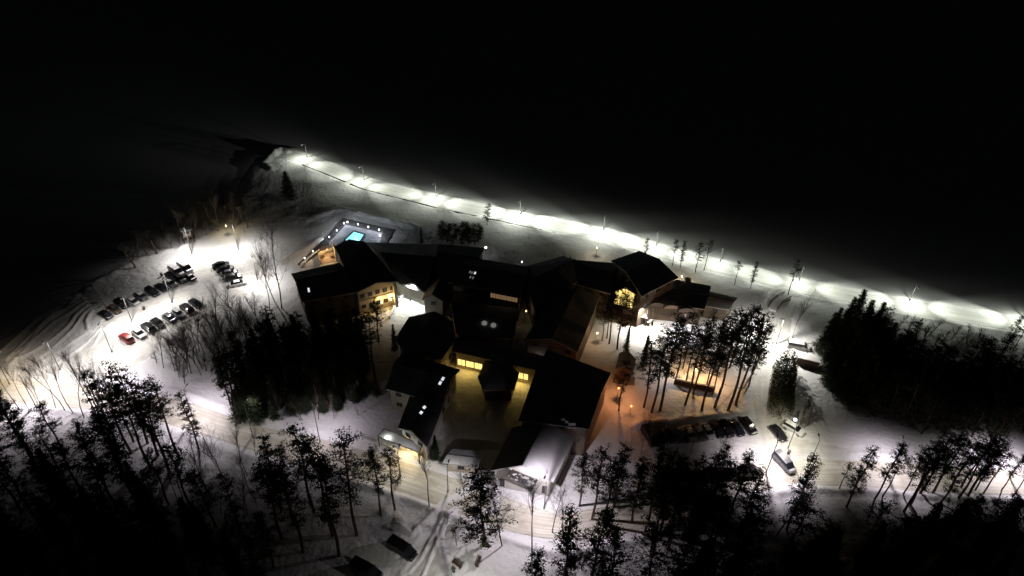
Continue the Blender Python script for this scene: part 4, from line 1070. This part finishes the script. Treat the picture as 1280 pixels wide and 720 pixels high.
low_lamp(990, 535, 2.0, 35, (1,1,.9), 'work lamp shining on the white vehicle at the crossing', 'lens', r=.35, cat='work lamp')
for i, (x, y) in enumerate([(852,598),(866,598),(880,597),(894,596),(908,595),(922,594),(936,593)]):
    car(x, y, (14,-1), 'van' if i % 3 == 0 else 'suv', 'black', f'dark vehicle, {ORD[i]} from the left in the line half hidden by the pines', 'line of dark vehicles half hidden by pines')
car(503, 689, (25,16), 'van', 'black', 'black van parked left of the wheel tracks at the bottom', cat='van', scale=1.08)
car(458, 716, (26,14), 'van', 'black', 'black van cut by the bottom edge of the photo', cat='van', scale=1.1)

# ------------------------------------------------------------------ small things
def bench(px, py, d, label, group=None):
    x, y = G(px, py); x1, y1 = G(px+d[0], py+d[1]); t = thing('park_bench', label, 'bench', (x, y, zat(x, y)+.05), math.atan2(y1-y, x1-x), group)
    sb = MB()
    for k in range(4): sb.box(-1.0, 1.0, -.25+k*.13, -.14+k*.13, .42, .47)
    sb.build('seat', M['wood'], t)
    MB().box(-1.0, 1.0, .30, .34, .58, .70).box(-1.0, 1.0, .33, .37, .76, .90).build('backrest', M['wood'], t)
    for s in (-.8, .8): MB().box(s-.05, s+.05, -.25, .30, -.2, .42).box(s-.05, s+.05, .24, .30, .423, .9).build('leg', M['plastic'], t)
bench(571, 707, (6,5), 'dark bench at the bottom beside the right wheel track')
bench(598, 703.5, (3,-9), 'dark bench in the snow below the big round-crowned pine')
def bin_(px, py, label):
    x, y = G(px, py); t = thing('litter_bin', label, 'litter bin', (x, y, zat(x, y)))
    MB().tube([(0,0,-.1),(0,0,.05),(0,0,.85)], [.24,.27,.32], 12).build('body', M['plastic'], t)
    MB().tube([(0,0,.853),(0,0,.93),(0,0,1.0)], [.35,.33,.12], 12).build('lid', M['pole'], t)
bin_(567, 715, 'dark litter bin by the bench at the bottom edge'); bin_(202.5, 345.5, 'dark bin on the snow above the far car row')
bin_(180, 386.5, 'dark bin in the lane between the two car rows'); bin_(985.5, 566.5, 'small dark bin above the parked grey van')
# white posts in a line at the cleared lane
for i in range(8):
    u = i/7; px, py = 116+(134-116)*u, 359.5+(384-359.5)*u
    x, y = G(px, py); t = thing('white_post', 'tall white head post at the top of the line by the cleared lane' if i == 0 else 'short white post in the line crossing the left car park edge', 'post', (x, y, zat(x, y)), 0, 'line of white posts')
    r = .22 if i == 0 else .12
    MB().tube([(0,0,-.2),(0,0,.8),(0,0,.95)], [r,r,r*.6], 8).build('shaft', M['wallwhite'], t); MB().tube([(0,0,.955),(0,0,1.05)], [r*1.2,r*.8], 8).build('cap', M['carsnow'], t)
# beach hut on stilts
x, y = G(236, 300); z = zat(x, y); t = thing('watch_hut', 'small watch hut on stilts with snowy roof on the dark shore', 'hut', (x, y, z), .5)
MB().box(-1.3,1.3,-1.2,1.2,2.2,2.4).build('platform', M['deckwood'], t)
MB().box(-1.0,1.0,-.9,.9,2.403,4.3).build('cabin', M['wallwhite'], t)
MB().box(-.6,.6,-.96,-.903,3.1,3.9).build('window', M['glass'], t)
rf = MB(); rf.prism([(-1.5,-1.5),(1.5,-1.5),(1.5,1.4),(-1.5,1.4)], 4.303, lambda p: 4.5+.25*(p[1]+1.5)); rf.build('roof', M['carsnow'], t)
for sx in (-1, 1):
    for sy in (-1, 1): MB().tube([(sx*1.5, sy*1.4, -1), (sx*1.15, sy*1.05, 2.19)], [.09,.08], 6).build('leg', M['wood'], t)
ld = MB()
for s in (-.3, .3): ld.tube([(s, -3.2, -.3), (s, -1.2, 2.3)], [.05,.05], 5)
for k in range(6): ld.box(-.3, .3, -3.2+k*.36, -3.1+k*.36, -.1+k*.45, -.03+k*.45)
ld.build('ladder', M['wood'], t)
# swing frame near the promenade end
x, y = G(352, 207); t = thing('swing_frame', 'small play swing frame beside the snow heap at the promenade end', 'swing', (x, y, zat(x, y)), .3)
for s in (-1.6, 1.6): MB().tube([(s,-1,-.2),(s,0,2.6),(s,1,-.2)], [.06,.06,.06], 6).build('leg', M['pole'], t)
MB().tube([(-1.8,0,2.62),(1.8,0,2.62)], [.06,.06], 6).build('crossbar', M['pole'], t)
for s in (-.8, .8): MB().box(s-.25,s+.25,-.1,.1,.5,.55).box(s-.24,s-.22,-.01,.01,.55,2.6).box(s+.22,s+.24,-.01,.01,.55,2.6).build('seat', M['plastic'], t)
# steps with railing curving from the lane up to the promenade
P = gp([(965,388),(971,379),(978,374),(986,371)]); t = thing('footbridge', 'curved railed boardwalk from the lane up to the promenade pine', 'boardwalk', (P[0][0], P[0][1], 0))
fl = MB(); rl = MB(); rl2 = MB()
pts = []
for (x0, y0), (x1, y1) in zip(P, P[1:]):
    for k in range(6): pts.append((x0+(x1-x0)*k/6-P[0][0], y0+(y1-y0)*k/6-P[0][1]))
for i in range(len(pts)-1):
    a, b = pts[i], pts[i+1]; L = math.hypot(b[0]-a[0], b[1]-a[1]); mt = Matrix.Translation((a[0], a[1], 0)) @ Matrix.Rotation(math.atan2(b[1]-a[1], b[0]-a[0]), 4, 'Z')
    fl.box(0, L*.85, -1.1, 1.1, -.3, .3, mt)
    for s, q_ in ((-1.15, rl), (1.15, rl2)): q_.box(0, .1, s-.05, s+.05, -.2, 1.25, mt); q_.box(.1, L, s-.04, s+.04, 1.15, 1.25, mt)
fl.build('deck', M['carsnow'], t); rl.build('railing', M['wood'], t); rl2.build('railing', M['wood'], t)
# snow-topped patio umbrella / thin mast in the court
x, y = G(813, 418); t = thing('parasol', 'closed slim parasol on a long pole in the bright court', 'parasol', (x, y, 0))
MB().tube([(0,0,-.2),(0,0,4.4)], [.06,.05], 6).build('pole', M['wood'], t)
MB().tube([(0,0,2.4),(0,0,3.0),(0,0,4.5)], [.16,.26,.05], 8).build('canopy', M['wood'], t)
# flagpole before the entrance hall
x, y = G(681, 618); t = thing('flagpole', 'thin flagpole between the entrance hall and the glaring lamp', 'flagpole', (x, y, 0))
MB().tube([(0,0,-.2),(0,0,6.5)], [.07,.04], 6).build('pole', M['pole'], t); MB().tube([(0,0,6.5),(0,0,6.65)], [.09,.03], 8).build('finial', M['pole'], t)

# ------------------------------------------------------------------ night sky, faint moonlight
w = bpy.data.worlds.new('World'); sc.world = w; w.use_nodes = True; nt = w.node_tree
bg = nt.nodes['Background']; sky = nt.nodes.new('ShaderNodeTexSky'); sky.sky_type = 'NISHITA'; sky.sun_disc = False
SE, SR = math.radians(32), math.radians(200)
sky.sun_elevation = SE; sky.sun_rotation = SR
nt.links.new(sky.outputs[0], bg.inputs[0]); bg.inputs[1].default_value = .0003
sd = bpy.data.lights.new('moon', 'SUN'); sd.energy = .0022; sd.angle = math.radians(.5); sd.color = (.85, .9, 1)
so = bpy.data.objects.new('moon', sd); COL.objects.link(so)
so.rotation_euler = Vector((-math.sin(SR)*math.cos(SE), -math.cos(SR)*math.cos(SE), -math.sin(SE))).to_track_quat('-Z', 'Y').to_euler()

sc.view_settings.view_transform = 'Standard'; sc.view_settings.look = 'None'; sc.view_settings.exposure = 0; sc.view_settings.gamma = 1
sc.render.engine = 'CYCLES'
cy_ = sc.cycles
cy_.use_denoising = True; cy_.use_light_tree = True; cy_.max_bounces = 4; cy_.diffuse_bounces = 2; cy_.glossy_bounces = 2; cy_.sample_clamp_indirect = 3
cy_.use_adaptive_sampling = True; cy_.adaptive_threshold = .01
